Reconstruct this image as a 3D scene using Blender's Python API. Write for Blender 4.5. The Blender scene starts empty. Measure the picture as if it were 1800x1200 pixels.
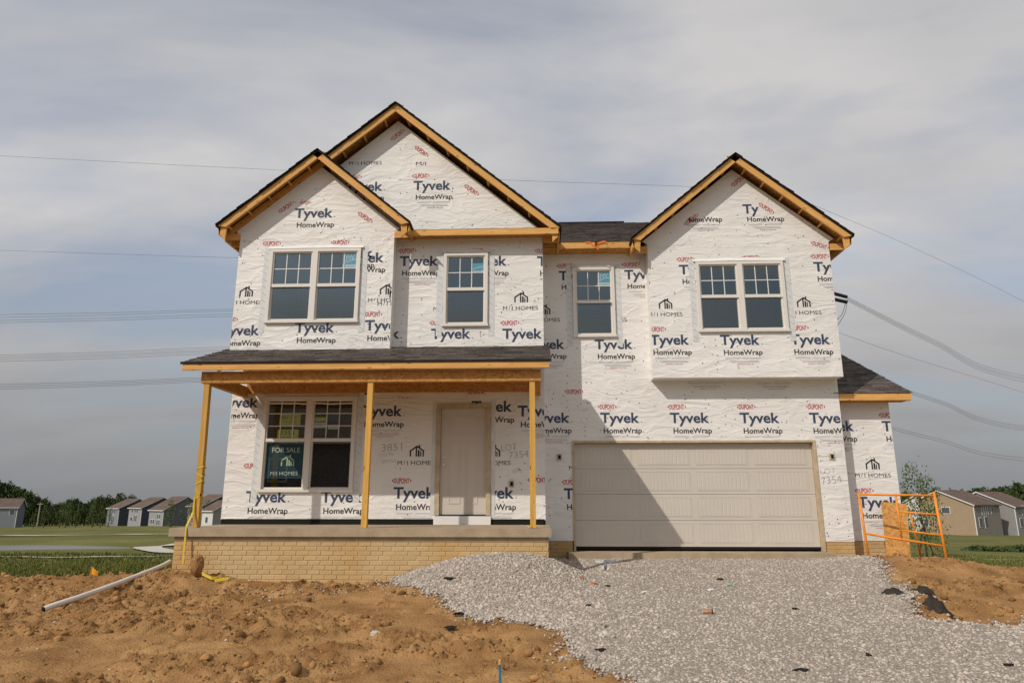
import bpy, bmesh, math, random
import numpy as np
from mathutils import Vector, Matrix
random.seed(7); np.random.seed(7)
R = math.radians
SC = bpy.context.scene
COL = SC.collection

# ---------------------------------------------------------------- camera, sky, sun, exposure
EZ = 0.92                                   # eye height above the garage floor (z = 0)
TH = math.atan(1200/5119.); PS = R(2.3)     # pitch up, yaw left
cam = bpy.data.cameras.new('camera'); camo = bpy.data.objects.new('camera', cam); COL.objects.link(camo)
cam.lens = 24.0; cam.sensor_width = 36.0; cam.sensor_fit = 'HORIZONTAL'
cam.clip_start = 0.05; cam.clip_end = 6000
camo.location = (0, 0, EZ); camo.rotation_euler = (R(90)+TH, 0, PS)
SC.camera = camo
SUN = Vector((-0.935, -1.0, 1.12)).normalized()        # towards the sun
sl = bpy.data.lights.new('sun', 'SUN'); sl.energy = 2.75; sl.angle = R(0.6); sl.color = (1.0, 0.93, 0.83)
so = bpy.data.objects.new('sun', sl); COL.objects.link(so)
so.rotation_euler = SUN.to_track_quat('Z', 'Y').to_euler(); so.location = (-20, -20, 30)
W = bpy.data.worlds.new('World'); SC.world = W; W.use_nodes = True
nt = W.node_tree; N = nt.nodes; L_ = nt.links
for n in list(N): N.remove(n)
out = N.new('ShaderNodeOutputWorld'); bg = N.new('ShaderNodeBackground'); L_.new(bg.outputs[0], out.inputs[0])
sky = N.new('ShaderNodeTexSky'); sky.sky_type = 'NISHITA'; sky.sun_disc = False
sky.sun_elevation = math.asin(SUN.z); sky.sun_rotation = math.atan2(SUN.x, SUN.y)
sky.dust_density = 1.2; sky.air_density = 1.0
sm = N.new('ShaderNodeMix'); sm.data_type = 'RGBA'; sm.blend_type = 'MULTIPLY'; sm.inputs[0].default_value = 1
L_.new(sky.outputs[0], sm.inputs[6]); sm.inputs[7].default_value = (.115, .115, .115, 1)
tc = N.new('ShaderNodeTexCoord'); sep = N.new('ShaderNodeSeparateXYZ'); L_.new(tc.outputs['Generated'], sep.inputs[0])
def wmath(op, a, b=None):
    n = N.new('ShaderNodeMath'); n.operation = op
    for i, v in enumerate((a, b)):
        if v is None: continue
        if isinstance(v, (int, float)): n.inputs[i].default_value = v
        else: L_.new(v, n.inputs[i])
    return n.outputs[0]
zc = wmath('ADD', wmath('MAXIMUM', sep.outputs[2], 0.0), 0.22)
comb = N.new('ShaderNodeCombineXYZ')
L_.new(wmath('MULTIPLY', wmath('DIVIDE', sep.outputs[0], zc), -1.0), comb.inputs[0]); L_.new(wmath('DIVIDE', sep.outputs[1], zc), comb.inputs[1])
mp = N.new('ShaderNodeMapping'); mp.inputs['Scale'].default_value = (.75, 1.5, 1); mp.inputs['Rotation'].default_value = (0, 0, R(-20))
mp.inputs['Location'].default_value = (3.4, -.8, 0)
L_.new(comb.outputs[0], mp.inputs[0])
nz = N.new('ShaderNodeTexNoise'); nz.inputs['Scale'].default_value = .95; nz.inputs['Detail'].default_value = 7; nz.inputs['Roughness'].default_value = .52
nz.inputs['Distortion'].default_value = .35
L_.new(mp.outputs[0], nz.inputs['Vector'])
rp = N.new('ShaderNodeValToRGB'); rp.color_ramp.elements[0].position = .40; rp.color_ramp.elements[1].position = .57
L_.new(nz.outputs[0], rp.inputs[0])
nz2 = N.new('ShaderNodeTexNoise'); nz2.inputs['Scale'].default_value = 2.2; nz2.inputs['Detail'].default_value = 5
L_.new(mp.outputs[0], nz2.inputs['Vector'])
cr = N.new('ShaderNodeValToRGB'); cr.color_ramp.elements[0].position = .3; cr.color_ramp.elements[1].position = .75
cr.color_ramp.elements[0].color = (.455, .45, .46, 1); cr.color_ramp.elements[1].color = (.60, .58, .565, 1)
L_.new(nz2.outputs[0], cr.inputs[0])
mx = N.new('ShaderNodeMix'); mx.data_type = 'RGBA'
L_.new(wmath('ADD', wmath('MULTIPLY', rp.outputs[0], .62), .36), mx.inputs[0]); L_.new(sm.outputs[2], mx.inputs[6]); L_.new(cr.outputs[0], mx.inputs[7])
# a veil of grey murk towards the horizon
hz = N.new('ShaderNodeMapRange'); hz.inputs[1].default_value = 0.0; hz.inputs[2].default_value = .33; hz.inputs[3].default_value = .95; hz.inputs[4].default_value = 0
L_.new(sep.outputs[2], hz.inputs[0])
mh = N.new('ShaderNodeMix'); mh.data_type = 'RGBA'; L_.new(hz.outputs[0], mh.inputs[0]); L_.new(mx.outputs[2], mh.inputs[6]); mh.inputs[7].default_value = (.205, .212, .225, 1)
L_.new(mh.outputs[2], bg.inputs[0]); bg.inputs[1].default_value = 1.13
SC.view_settings.view_transform = 'Standard'; SC.view_settings.look = 'None'
SC.view_settings.exposure = 0.0; SC.view_settings.gamma = 1.0; SC.view_settings.use_curve_mapping = False

# ---------------------------------------------------------------- pixel -> place helpers
def ray(x, y):
    u = (x-900)/1200.; v = (600-y)/1200.
    f = math.cos(TH)-v*math.sin(TH); up = math.sin(TH)+v*math.cos(TH)
    return (u*math.cos(PS)-f*math.sin(PS), u*math.sin(PS)+f*math.cos(PS), up)
def P(x, y, D):                              # pixel on the plane Y = D
    r = ray(x, y); t = D/r[1]; return Vector((r[0]*t, D, EZ+r[2]*t))
def far_h(x, y):                             # lie of the land beyond the lot
    d = np.maximum(np.sqrt(x*x+y*y), 1.0)
    a = np.interp(d, [0, 14, 28, 38, 50, 65, 100, 160, 230, 400, 1500], [-.9, -1.45, -2.1, -2.62, -2.7, -2.78, -3.4, -5.2, -7.0, -11, -30])
    b = np.interp(d, [0, 14, 28, 50, 100, 157, 230, 400, 1500], [-.9, -1.40, -2.0, -2.9, -4.4, -6.3, -8.2, -11.5, -30])
    k = np.clip((x/d+.05)/.3, 0, 1)
    return EZ + a*(1-k)+b*k

# ---------------------------------------------------------------- materials
def mat(name, col, rough=.8, spec=.3, var=0.0, vscale=3.0, bump=0.0, bscale=40.0, stretch=(1, 1, 1), island=0.0, objrand=0.0, metal=0.0, col2=None, detail=5):
    m = bpy.data.materials.new(name); m.use_nodes = True; t = m.node_tree; b = t.nodes['Principled BSDF']
    b.inputs['Roughness'].default_value = rough; b.inputs['Specular IOR Level'].default_value = spec; b.inputs['Metallic'].default_value = metal
    c = t.nodes.new('ShaderNodeTexCoord'); mpn = t.nodes.new('ShaderNodeMapping'); mpn.inputs['Scale'].default_value = stretch
    t.links.new(c.outputs['Object'], mpn.inputs[0])
    rgb = t.nodes.new('ShaderNodeRGB'); rgb.outputs[0].default_value = (*col, 1); cur = rgb.outputs[0]
    if var or col2:
        n = t.nodes.new('ShaderNodeTexNoise'); n.inputs['Scale'].default_value = vscale; n.inputs['Detail'].default_value = detail
        t.links.new(mpn.outputs[0], n.inputs['Vector'])
        r = t.nodes.new('ShaderNodeValToRGB'); r.color_ramp.elements[0].position = .32; r.color_ramp.elements[1].position = .68
        c2 = col2 or tuple(max(0, v*(1+var)) for v in col); c1 = col if col2 else tuple(v*(1-var) for v in col)
        r.color_ramp.elements[0].color = (*c1, 1); r.color_ramp.elements[1].color = (*c2, 1)
        t.links.new(n.outputs[0], r.inputs[0]); cur = r.outputs[0]
    for amt, src in ((island, 'island'), (objrand, 'obj')):
        if not amt: continue
        if src == 'island': g = t.nodes.new('ShaderNodeNewGeometry'); o = g.outputs['Random Per Island']
        else: g = t.nodes.new('ShaderNodeObjectInfo'); o = g.outputs['Random']
        mr = t.nodes.new('ShaderNodeMapRange'); mr.inputs[3].default_value = 1-amt; mr.inputs[4].default_value = 1+amt; t.links.new(o, mr.inputs[0])
        hs = t.nodes.new('ShaderNodeHueSaturation'); t.links.new(mr.outputs[0], hs.inputs['Value']); t.links.new(cur, hs.inputs['Color']); cur = hs.outputs[0]
    t.links.new(cur, b.inputs['Base Color'])
    if bump:
        n = t.nodes.new('ShaderNodeTexNoise'); n.inputs['Scale'].default_value = bscale; n.inputs['Detail'].default_value = 6
        t.links.new(mpn.outputs[0], n.inputs['Vector'])
        bp = t.nodes.new('ShaderNodeBump'); bp.inputs['Strength'].default_value = 1; bp.inputs['Distance'].default_value = bump
        t.links.new(n.outputs[0], bp.inputs['Height']); t.links.new(bp.outputs[0], b.inputs['Normal'])
    m['x'] = 1
    return m
def wrap_bump(m):
    t = m.node_tree; b = t.nodes['Principled BSDF']
    c = t.nodes.new('ShaderNodeTexCoord'); prev = None
    for sc, st, dist, rot in ((1.2, (1, 1, 2.8), .038, 18), (3.2, (1, 1, 3.4), .0085, -28), (10, (1, 1, 2.4), .0012, 35)):
        mp_ = t.nodes.new('ShaderNodeMapping'); mp_.inputs['Scale'].default_value = st; mp_.inputs['Rotation'].default_value = (0, R(rot), 0)
        t.links.new(c.outputs['Object'], mp_.inputs[0])
        n = t.nodes.new('ShaderNodeTexNoise'); n.inputs['Scale'].default_value = sc; n.inputs['Detail'].default_value = 3; n.inputs['Distortion'].default_value = .8
        t.links.new(mp_.outputs[0], n.inputs['Vector'])
        # creases: fold the noise about its middle
        a = t.nodes.new('ShaderNodeMath'); a.operation = 'SUBTRACT'; t.links.new(n.outputs[0], a.inputs[0]); a.inputs[1].default_value = .5
        a2 = t.nodes.new('ShaderNodeMath'); a2.operation = 'ABSOLUTE'; t.links.new(a.outputs[0], a2.inputs[0])
        a3 = t.nodes.new('ShaderNodeMath'); a3.operation = 'POWER'; t.links.new(a2.outputs[0], a3.inputs[0]); a3.inputs[1].default_value = .7
        bp = t.nodes.new('ShaderNodeBump'); bp.inputs['Strength'].default_value = .8; bp.inputs['Distance'].default_value = dist; bp.invert = True
        t.links.new(a3.outputs[0], bp.inputs['Height'])
        if prev: t.links.new(prev, bp.inputs['Normal'])
        prev = bp.outputs[0]
    t.links.new(prev, b.inputs['Normal'])
def backface(m, col):
    t = m.node_tree; b = t.nodes['Principled BSDF']; src = b.inputs['Base Color'].links[0].from_socket
    g = t.nodes.new('ShaderNodeNewGeometry'); x = t.nodes.new('ShaderNodeMix'); x.data_type = 'RGBA'
    t.links.new(g.outputs['Backfacing'], x.inputs[0]); t.links.new(src, x.inputs[6]); x.inputs[7].default_value = (*col, 1)
    t.links.new(x.outputs[2], b.inputs['Base Color'])
M = {}
M['wrap'] = mat('house_wrap', (.80, .775, .745), .55, .35, var=.05, vscale=1.2); wrap_bump(M['wrap']); backface(M['wrap'], (.16, .10, .05))
def inkmat(n, c):
    M[n] = mat(n, c, .6, .3); wrap_bump(M[n])
inkmat('ink_navy', (.050, .068, .125)); inkmat('ink_black', (.035, .035, .04)); inkmat('ink_red', (.50, .055, .07)); inkmat('ink_grey', (.42, .42, .44)); inkmat('pencil', (.40, .40, .40))
def woodmat(name, c1, c2, knots=True):
    m = mat(name, c1, .7, .25, col2=c2, vscale=2.5, stretch=(.7, 9, 9), bump=.002, bscale=14, objrand=.12)
    t = m.node_tree; b = t.nodes['Principled BSDF']
    if knots:
        src = b.inputs['Base Color'].links[0].from_socket
        c = t.nodes.new('ShaderNodeTexCoord'); mpn = t.nodes.new('ShaderNodeMapping'); mpn.inputs['Scale'].default_value = (2.6, 11, 11)
        t.links.new(c.outputs['Object'], mpn.inputs[0])
        v = t.nodes.new('ShaderNodeTexVoronoi'); v.inputs['Scale'].default_value = 1.3; t.links.new(mpn.outputs[0], v.inputs['Vector'])
        r = t.nodes.new('ShaderNodeValToRGB'); r.color_ramp.elements[0].position = .08; r.color_ramp.elements[1].position = .19
        r.color_ramp.elements[0].color = (.35, .22, .14, 1); r.color_ramp.elements[1].color = (1, 1, 1, 1)
        t.links.new(v.outputs['Distance'], r.inputs[0])
        x = t.nodes.new('ShaderNodeMix'); x.data_type = 'RGBA'; x.blend_type = 'MULTIPLY'; x.inputs[0].default_value = 1
        t.links.new(src, x.inputs[6]); t.links.new(r.outputs[0], x.inputs[7]); t.links.new(x.outputs[2], b.inputs['Base Color'])
    return m
M['lumber'] = woodmat('lumber', (.62, .315, .09), (.74, .42, .14))
M['post'] = woodmat('post_lumber', (.55, .30, .06), (.66, .39, .10))
def osbmat(name, c1, c2):
    m = mat(name, c1, .75, .2, bump=.002, bscale=60)
    t = m.node_tree; b = t.nodes['Principled BSDF']
    c = t.nodes.new('ShaderNodeTexCoord'); v = t.nodes.new('ShaderNodeTexVoronoi'); v.inputs['Scale'].default_value = 26
    t.links.new(c.outputs['Object'], v.inputs['Vector'])
    s = t.nodes.new('ShaderNodeSeparateColor'); t.links.new(v.outputs['Color'], s.inputs[0])
    r = t.nodes.new('ShaderNodeValToRGB'); r.color_ramp.elements[0].color = (*c1, 1); r.color_ramp.elements[1].color = (*c2, 1)
    t.links.new(s.outputs[0], r.inputs[0]); t.links.new(r.outputs[0], b.inputs['Base Color'])
    return m
M['osb'] = osbmat('osb', (.40, .175, .045), (.60, .32, .10))
M['shingle'] = mat('shingle', (.105, .087, .077), .9, .2, var=.35, vscale=30, bump=.004, bscale=150, island=.42)
M['shingle_edge'] = mat('shingle_edge', (.022, .020, .020), .9, .2, var=.3, vscale=20)
M['felt'] = mat('felt', (.10, .10, .105), .8, .3, var=.3, vscale=9)
M['vinyl'] = mat('window_vinyl', (.74, .70, .65), .45, .4)
M['muntin'] = mat('muntin', (.74, .73, .70), .45, .4)
M['door'] = mat('door_paint', (.60, .545, .475), .5, .4, var=.03, vscale=2)
M['gdoor'] = mat('garage_door_paint', (.60, .545, .475), .5, .4, var=.03, vscale=1.5)
M['jamb'] = mat('jamb_wood', (.50, .40, .265), .7, .3, var=.15, vscale=8)
M['white'] = mat('white_board', (.76, .74, .71), .6, .3, var=.04)
M['rubber'] = mat('black_rubber', (.015, .015, .016), .8, .2)
M['concrete'] = mat('concrete', (.40, .315, .215), .9, .2, var=.14, vscale=4, bump=.003, bscale=60)
M['mortar'] = mat('brick_joint', (.52, .38, .2), .95, .15, var=.2, vscale=5)
M['brick'] = mat('brick_face', (.56, .41, .215), .9, .2, var=.13, vscale=1.1, bump=.006, bscale=45, objrand=.06)
for nm_ in ('brick', 'mortar'):       # mud stains washed over the brickwork
    t = M[nm_].node_tree; b = t.nodes['Principled BSDF']; src = b.inputs['Base Color'].links[0].from_socket
    ge = t.nodes.new('ShaderNodeNewGeometry'); n = t.nodes.new('ShaderNodeTexNoise'); n.inputs['Scale'].default_value = .9; n.inputs['Detail'].default_value = 6; t.links.new(ge.outputs['Position'], n.inputs['Vector'])
    r = t.nodes.new('ShaderNodeValToRGB'); r.color_ramp.elements[0].position = .42; r.color_ramp.elements[1].position = .70; r.color_ramp.elements[0].color = (1.04, 1.04, 1.06, 1); r.color_ramp.elements[1].color = (.95, .81, .62, 1); t.links.new(n.outputs[0], r.inputs[0])
    x = t.nodes.new('ShaderNodeMix'); x.data_type = 'RGBA'; x.blend_type = 'MULTIPLY'; x.inputs[0].default_value = 1; t.links.new(src, x.inputs[6]); t.links.new(r.outputs[0], x.inputs[7]); t.links.new(x.outputs[2], b.inputs['Base Color'])
M['metal'] = mat('metal', (.45, .45, .45), .35, .5, metal=.9)
M['dark'] = mat('dark_void', (.02, .018, .016), .9, .1)
M['tape'] = mat('flashing_tape', (.66, .675, .67), .45, .4, var=.06, vscale=8)
M['tape_ink'] = mat('tape_ink', (.16, .19, .22), .6, .3)
M['teal'] = mat('sticker_teal', (.06, .35, .50), .5, .3); M['sticker_white'] = mat('sticker_white', (.62, .70, .72), .5, .3)
M['sign_teal'] = mat('sign_teal', (.022, .062, .082), .5, .3); M['sign_txt'] = mat('sign_lettering', (.70, .72, .66), .5, .3); M['sign_green'] = mat('sign_green', (.62, .72, .50), .5, .3)
M['yellow_paper'] = mat('yellow_paper', (.62, .62, .08), .6, .3); M['caution'] = mat('caution_tape', (.60, .43, .02), .6, .4)
M['scaf'] = mat('orange_paint', (.80, .27, .025), .45, .4, var=.12, vscale=12)
M['pvc'] = mat('white_pvc', (.70, .65, .58), .5, .4, var=.08, vscale=3)
M['wire'] = mat('wire', (.10, .10, .105), .6, .3); M['insul'] = mat('insulator', (.03, .03, .034), .5, .4); M['steel'] = mat('weathered_steel', (.16, .15, .14), .7, .3)
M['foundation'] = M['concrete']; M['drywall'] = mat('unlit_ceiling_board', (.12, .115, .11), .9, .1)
# glass: a fair share of mirror, the rest see-through
g = bpy.data.materials.new('window_glass'); g.use_nodes = True; t = g.node_tree; t.nodes.remove(t.nodes['Principled BSDF'])
gl = t.nodes.new('ShaderNodeBsdfGlossy'); gl.inputs['Roughness'].default_value = .015; gl.inputs['Color'].default_value = (.80, .93, .92, 1)
tr = t.nodes.new('ShaderNodeBsdfTransparent'); tr.inputs['Color'].default_value = (.84, .88, .87, 1)
ms = t.nodes.new('ShaderNodeMixShader'); ms.inputs[0].default_value = .17
t.links.new(tr.outputs[0], ms.inputs[1]); t.links.new(gl.outputs[0], ms.inputs[2]); t.links.new(ms.outputs[0], t.nodes['Material Output'].inputs[0])
M['glass'] = g

# ---------------------------------------------------------------- mesh builder
class MB:
    def __init__(s): s.v = []; s.f = []; s.m = []
    def poly(s, pts, mi=0):
        n = len(s.v); s.v += [tuple(p) for p in pts]; s.f.append(tuple(range(n, n+len(pts)))); s.m.append(mi); return s
    def box(s, x0, x1, y0, y1, z0, z1, mi=0):
        n = len(s.v); s.v += [(x0, y0, z0), (x1, y0, z0), (x1, y1, z0), (x0, y1, z0), (x0, y0, z1), (x1, y0, z1), (x1, y1, z1), (x0, y1, z1)]
        for f in ((0, 3, 2, 1), (4, 5, 6, 7), (0, 1, 5, 4), (1, 2, 6, 5), (2, 3, 7, 6), (3, 0, 4, 7)): s.f.append(tuple(n+i for i in f)); s.m.append(mi)
        return s
    def prism(s, prof, y0, y1, mi=0):          # profile in XZ (counter-clockwise seen from the front), extruded along Y
        n = len(s.v); k = len(prof); s.v += [(x, y0, z) for x, z in prof]+[(x, y1, z) for x, z in prof]
        s.f.append(tuple(range(n, n+k))); s.f.append(tuple(range(n+2*k-1, n+k-1, -1))); s.m += [mi, mi]
        for i in range(k):
            j = (i+1) % k; s.f.append((n+j, n+i, n+k+i, n+k+j)); s.m.append(mi)
        return s
    def tube(s, pts, r, seg=8, mi=0, caps=True):
        pts = [Vector(p) for p in pts]; n0 = len(s.v); rr = r if isinstance(r, (list, tuple)) else [r]*len(pts)
        for i, p in enumerate(pts):
            d = (pts[min(i+1, len(pts)-1)]-pts[max(i-1, 0)]).normalized()
            a = d.cross(Vector((0, 0, 1)) if abs(d.z) < .95 else Vector((1, 0, 0))).normalized(); b = d.cross(a)
            for k in range(seg):
                w = 2*math.pi*k/seg; s.v.append(tuple(p+(a*math.cos(w)+b*math.sin(w))*rr[i]))
        for i in range(len(pts)-1):
            for k in range(seg):
                k2 = (k+1) % seg; s.f.append((n0+i*seg+k, n0+i*seg+k2, n0+(i+1)*seg+k2, n0+(i+1)*seg+k)); s.m.append(mi)
        if caps:
            s.f.append(tuple(n0+k for k in range(seg-1, -1, -1))); s.f.append(tuple(n0+(len(pts)-1)*seg+k for k in range(seg))); s.m += [mi, mi]
        return s
    def mesh(s, name, mats, smooth=False):
        me = bpy.data.meshes.new(name); me.from_pydata(s.v, [], s.f)
        for x in (mats if isinstance(mats, (list, tuple)) else [mats]): me.materials.append(M[x] if isinstance(x, str) else x)
        me.polygons.foreach_set('material_index', s.m)
        if smooth: me.polygons.foreach_set('use_smooth', [True]*len(s.f))
        me.update(); return me
    def build(s, name, mats, parent=None, smooth=False): return link(name, s.mesh(name, mats, smooth), parent)
def link(name, me, parent=None):
    o = bpy.data.objects.new(name, me); COL.objects.link(o)
    if parent: o.parent = parent
    return o
def thing(name, label, cat, loc=(0, 0, 0), rz=0, group=None):
    o = bpy.data.objects.new(name, None); COL.objects.link(o); o.location = loc; o.rotation_euler = (0, 0, rz); return tag(o, label, cat, group)
def tag(o, label, cat, group=None):
    o['label'] = label; o['category'] = cat
    if group: o['group'] = group
    return o
def struct(o): o['kind'] = 'structure'; return o
def stuff(o): o['kind'] = 'stuff'; return o
def board(name, p0, p1, w, h, matname, parent, up=(0, 0, 1)):   # a plank: length p0->p1, thickness w, height h (hangs h/2 either side)
    p0 = Vector(p0); p1 = Vector(p1); d = p1-p0; ln = d.length; x = d.normalized(); upv = Vector(up)
    y = upv.cross(x).normalized(); z = x.cross(y)
    o = MB().box(0, ln, -w/2, w/2, -h/2, h/2).build(name, matname, parent)
    o.matrix_local = Matrix.Translation(p0) @ Matrix((x, y, z)).transposed().to_4x4(); return o

# ---------------------------------------------------------------- noise for the land
def vnoise(x, y, seed=0):
    xi = np.floor(x).astype(np.int64); yi = np.floor(y).astype(np.int64); fx = x-xi; fy = y-yi
    fx = fx*fx*(3-2*fx); fy = fy*fy*(3-2*fy)
    def h(a, b):
        n = (a*374761393+b*668265263+seed*144269) & 0x7fffffff; n = ((n ^ (n >> 13))*1274126177) & 0x7fffffff; return ((n ^ (n >> 16)) & 0xffff)/65535.
    return (h(xi, yi)*(1-fx)+h(xi+1, yi)*fx)*(1-fy)+(h(xi, yi+1)*(1-fx)+h(xi+1, yi+1)*fx)*fy
def fbm(x, y, o=5, seed=0, ridged=False):
    s = 0; a = 1.; t = 0
    for i in range(o):
        n = vnoise(x*2**i+i*17.3, y*2**i-i*9.1, seed+i)
        s = s+a*((1-abs(2*n-1)) if ridged else n); t += a; a *= .5
    return s/t
def sstep(a, b, x):
    t = np.clip((x-a)/(b-a), 0, 1); return t*t*(3-2*t)
def gauss(x, y, cx, cy, rx, ry, h): return h*np.exp(-((x-cx)/rx)**2-((y-cy)/ry)**2)
# gravel outline on the ground: left border x as a function of depth, right border likewise
def gravel_mask(x, y):
    w = (fbm(x*1.3, y*1.3, 4, 5)-.5)*1.3
    left = np.interp(y, [4.5, 6.6, 7.2, 8.4, 8.9, 9.5, 10.2, 11.0, 11.45, 11.6, 12, 14.3], [1.3, .75, .45, .30, -.5, -1.1, -1.6, -2.2, -2.3, .2, .2, .2])
    right = np.interp(y, [4.5, 8.2, 8.7, 9.4, 10.5, 12, 13.4, 14.2], [5.5, 5.2, 4.9, 4.75, 5.1, 5.55, 5.9, 5.8])
    g2 = np.minimum(8.75+(x-5.15)*.62-y, (x-3.5)*.6)
    return np.maximum(np.minimum(x-left, right-x), g2)+w*.45
def lot_h(x, y):
    drive = np.interp(y, [-6, 4, 7, 10, 12.5, 13.8, 15], [-.72, -.72, -.62, -.42, -.24, -.17, -.15])
    dirt = np.interp(y, [-6, 4, 7, 9, 11.4, 13, 15], [-.74, -.72, -.66, -.55, -.40, -.42, -.45])
    k = sstep(-2.5, 1.5, x)*(1-sstep(5.6, 8.5, x))
    z = dirt*(1-k)+drive*k
    z = z+gauss(x, y, -5.7, 11.4, 1.3, .8, .20)+gauss(x, y, -1.0, 11.2, 1.3, .8, .42)+gauss(x, y, .0, 11.2, .8, .7, .16)
    z = z+gauss(x, y, 7.0, 12.6, 1.6, 1.0, .24)+gauss(x, y, 9.6, 12.9, 2.6, .7, .10)-gauss(x, y, 5.3, 9.3, .9, .5, .14)
    g_ = sstep(-.15, .35, gravel_mask(x, y))
    zone = sstep(.53, .62, fbm(x*.55+1.7, y*1.25, 3, 37)); zone2 = sstep(.57, .67, fbm(x*1.5, y*2.2, 3, 47))
    zn = np.clip(zone+.7*zone2, 0, 1)
    rough = (fbm(x*.8, y*.8, 3, 3)-.5)*.20+(fbm(x*6, y*6, 3, 35)-.5)*.016+(fbm(x*22, y*22, 2, 41)-.5)*.014
    rough = rough+zn*((fbm(x*3.2, y*3.2, 5, 11, True)-.60)*.16+np.clip(fbm(x*6.5+3, y*6.5, 4, 36)-.53, 0, .10)*.36+np.clip(fbm(x*15, y*15, 2, 38)-.48, 0, .25)*.11)
    rough = rough-.045*sstep(.022, .0, np.abs(fbm(x*1.1+9, y*1.1, 4, 39)-.5))*sstep(.45, .6, fbm(x*.5, y*.5, 2, 40))
    soft = (fbm(x*1.2, y*1.2, 3, 51)-.5)*.07
    z = z+rough*(1-g_)+soft*g_
    edge = np.where(x < 0, 12.35+.25*np.clip(x+9, 0, 3)+.5*(fbm(x*.8, x*0+3.3, 3, 61)-.5), 14.2+.5*(fbm(x*.8, x*0+1.3, 3, 62)-.5))
    z = z-sstep(0, 1.6, y-edge)*1.3
    z = z-sstep(13, 17, np.abs(x))*1.0
    return z
def field_h(x, y):
    z = far_h(x, y)+(fbm(x*.12, y*.12, 3, 77)-.5)*.35+(fbm(x*.9, y*.9, 3, 78)-.5)*.08
    lotw = (1-sstep(10.5, 12.8, np.abs(x+.5)))*(1-sstep(11.5, 13.0, y))
    near = (1-sstep(15, 20, np.abs(x)))*(1-sstep(14, 17, y))
    z = np.where(near > 0, z*(1-near)+near*np.maximum(z, -.62), z)
    pd = ((x+45)/18.5)**2+((y-44)/4.4)**2
    z = z-sstep(1.5, .7, pd)*.45
    return z-lotw*.9
def sheet(name, xs, ys, hf, matname, keep=None):
    X, Y = np.meshgrid(xs, ys); Zv = hf(X, Y); nx, ny = len(xs), len(ys)
    me = bpy.data.meshes.new(name); idx = np.arange(nx*ny).reshape(ny, nx)
    q = np.stack([idx[:-1, :-1], idx[:-1, 1:], idx[1:, 1:], idx[1:, :-1]], -1).reshape(-1, 4)
    if keep is not None:
        kv = keep(X, Y).reshape(-1); q = q[kv[q].any(1)]
        used = np.unique(q); remap = -np.ones(nx*ny, int); remap[used] = np.arange(len(used)); q = remap[q]
        co = np.stack([X, Y, Zv], -1).reshape(-1, 3)[used]
    else: co = np.stack([X, Y, Zv], -1).reshape(-1, 3)
    quads_to_mesh(me, co, q); me.materials.append(M[matname]); me.polygons.foreach_set('use_smooth', [True]*len(q)); me.update()
    return link(name, me)
def quads_to_mesh(me, co, q):
    k = q.shape[1]
    me.vertices.add(len(co)); me.vertices.foreach_set('co', co.astype(np.float32).ravel())
    me.loops.add(len(q)*k); me.loops.foreach_set('vertex_index', q.astype(np.int32).ravel())
    me.polygons.add(len(q)); me.polygons.foreach_set('loop_start', np.arange(0, len(q)*k, k, dtype=np.int32))
    me.update(calc_edges=True); me.validate()

# ---- ground materials
M['dirt'] = mat('dirt', (.225, .112, .042), .95, .1, col2=(.44, .255, .108), vscale=2.0, bump=.03, bscale=34, detail=12)
M['grass'] = mat('grass_field', (.090, .098, .026), .95, .1, col2=(.185, .168, .058), vscale=.13, bump=.05, bscale=6, detail=9)
M['gravel_base'] = mat('gravel_base', (.31, .268, .222), .95, .1, var=.5, vscale=60, bump=.02, bscale=50)
M['stone'] = mat('gravel_stone', (.455, .395, .335), .95, .1, island=.34, var=.12, vscale=3)
M['clod'] = mat('dirt_clod', (.30, .165, .066), .95, .1, island=.4, var=.2, vscale=9, bump=.008, bscale=60)
M['path'] = mat('path_concrete', (.50, .46, .40), .9, .2, var=.08)
M['water'] = mat('pond_water', (.10, .105, .10), .08, .5, bump=.01, bscale=3)
M['blade'] = mat('grass_blade', (.145, .155, .042), .9, .1, island=.45)

xs = np.concatenate([-np.geomspace(1500, 22, 60), np.linspace(-21, 21, 150), np.geomspace(22, 1500, 60)])
ys = np.concatenate([-np.geomspace(600, 6, 25), np.linspace(-5, 60, 200), np.geomspace(60.5, 1800, 80)])
struct(sheet('ground', xs, ys, field_h, 'grass'))
lx = np.concatenate([np.arange(-17, -9, .10), np.arange(-9, 2.5, .028), np.arange(2.5, 10, .045), np.arange(10, 18, .10)]); ly = np.concatenate([np.arange(-6, 4.5, .25), np.arange(4.5, 13, .028), np.arange(13, 16.2, .05)])
struct(sheet('dirt_lot', lx, ly, lot_h, 'dirt'))
gx = np.arange(-3, 16, .07); gy = np.arange(3.0, 14.35, .07)
struct(sheet('gravel_driveway', gx, gy, lambda x, y: lot_h(x, y)+.012+np.clip(gravel_mask(x, y), -.1, .06)*.3, 'gravel_base', keep=lambda x, y: gravel_mask(x, y) > -.02))
pm = MB(); n = 40
pm.poly([(-45+19*math.cos(2*math.pi*k/n), 44+4.6*math.sin(2*math.pi*k/n), 0) for k in range(n)])
po = pm.build('pond', 'water'); po.location.z = float(far_h(np.array(-45.), np.array(44.)))-.12; struct(po)
def path(name, pts, w):
    m = MB(); pts = [Vector(p) for p in pts]; Ls = []
    for i, p in enumerate(pts):
        d = (pts[min(i+1, len(pts)-1)]-pts[max(i-1, 0)]).normalized(); nrm = Vector((-d.y, d.x, 0))
        for s_ in (-1, 1):
            q = p+nrm*w/2*s_; q.z = float(field_h(np.array(q.x), np.array(q.y)))+.07; Ls.append(q)
    for i in range(len(pts)-1): m.poly([Ls[2*i+1], Ls[2*i], Ls[2*i+2], Ls[2*i+3]])
    return struct(m.build(name, 'path'))
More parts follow.
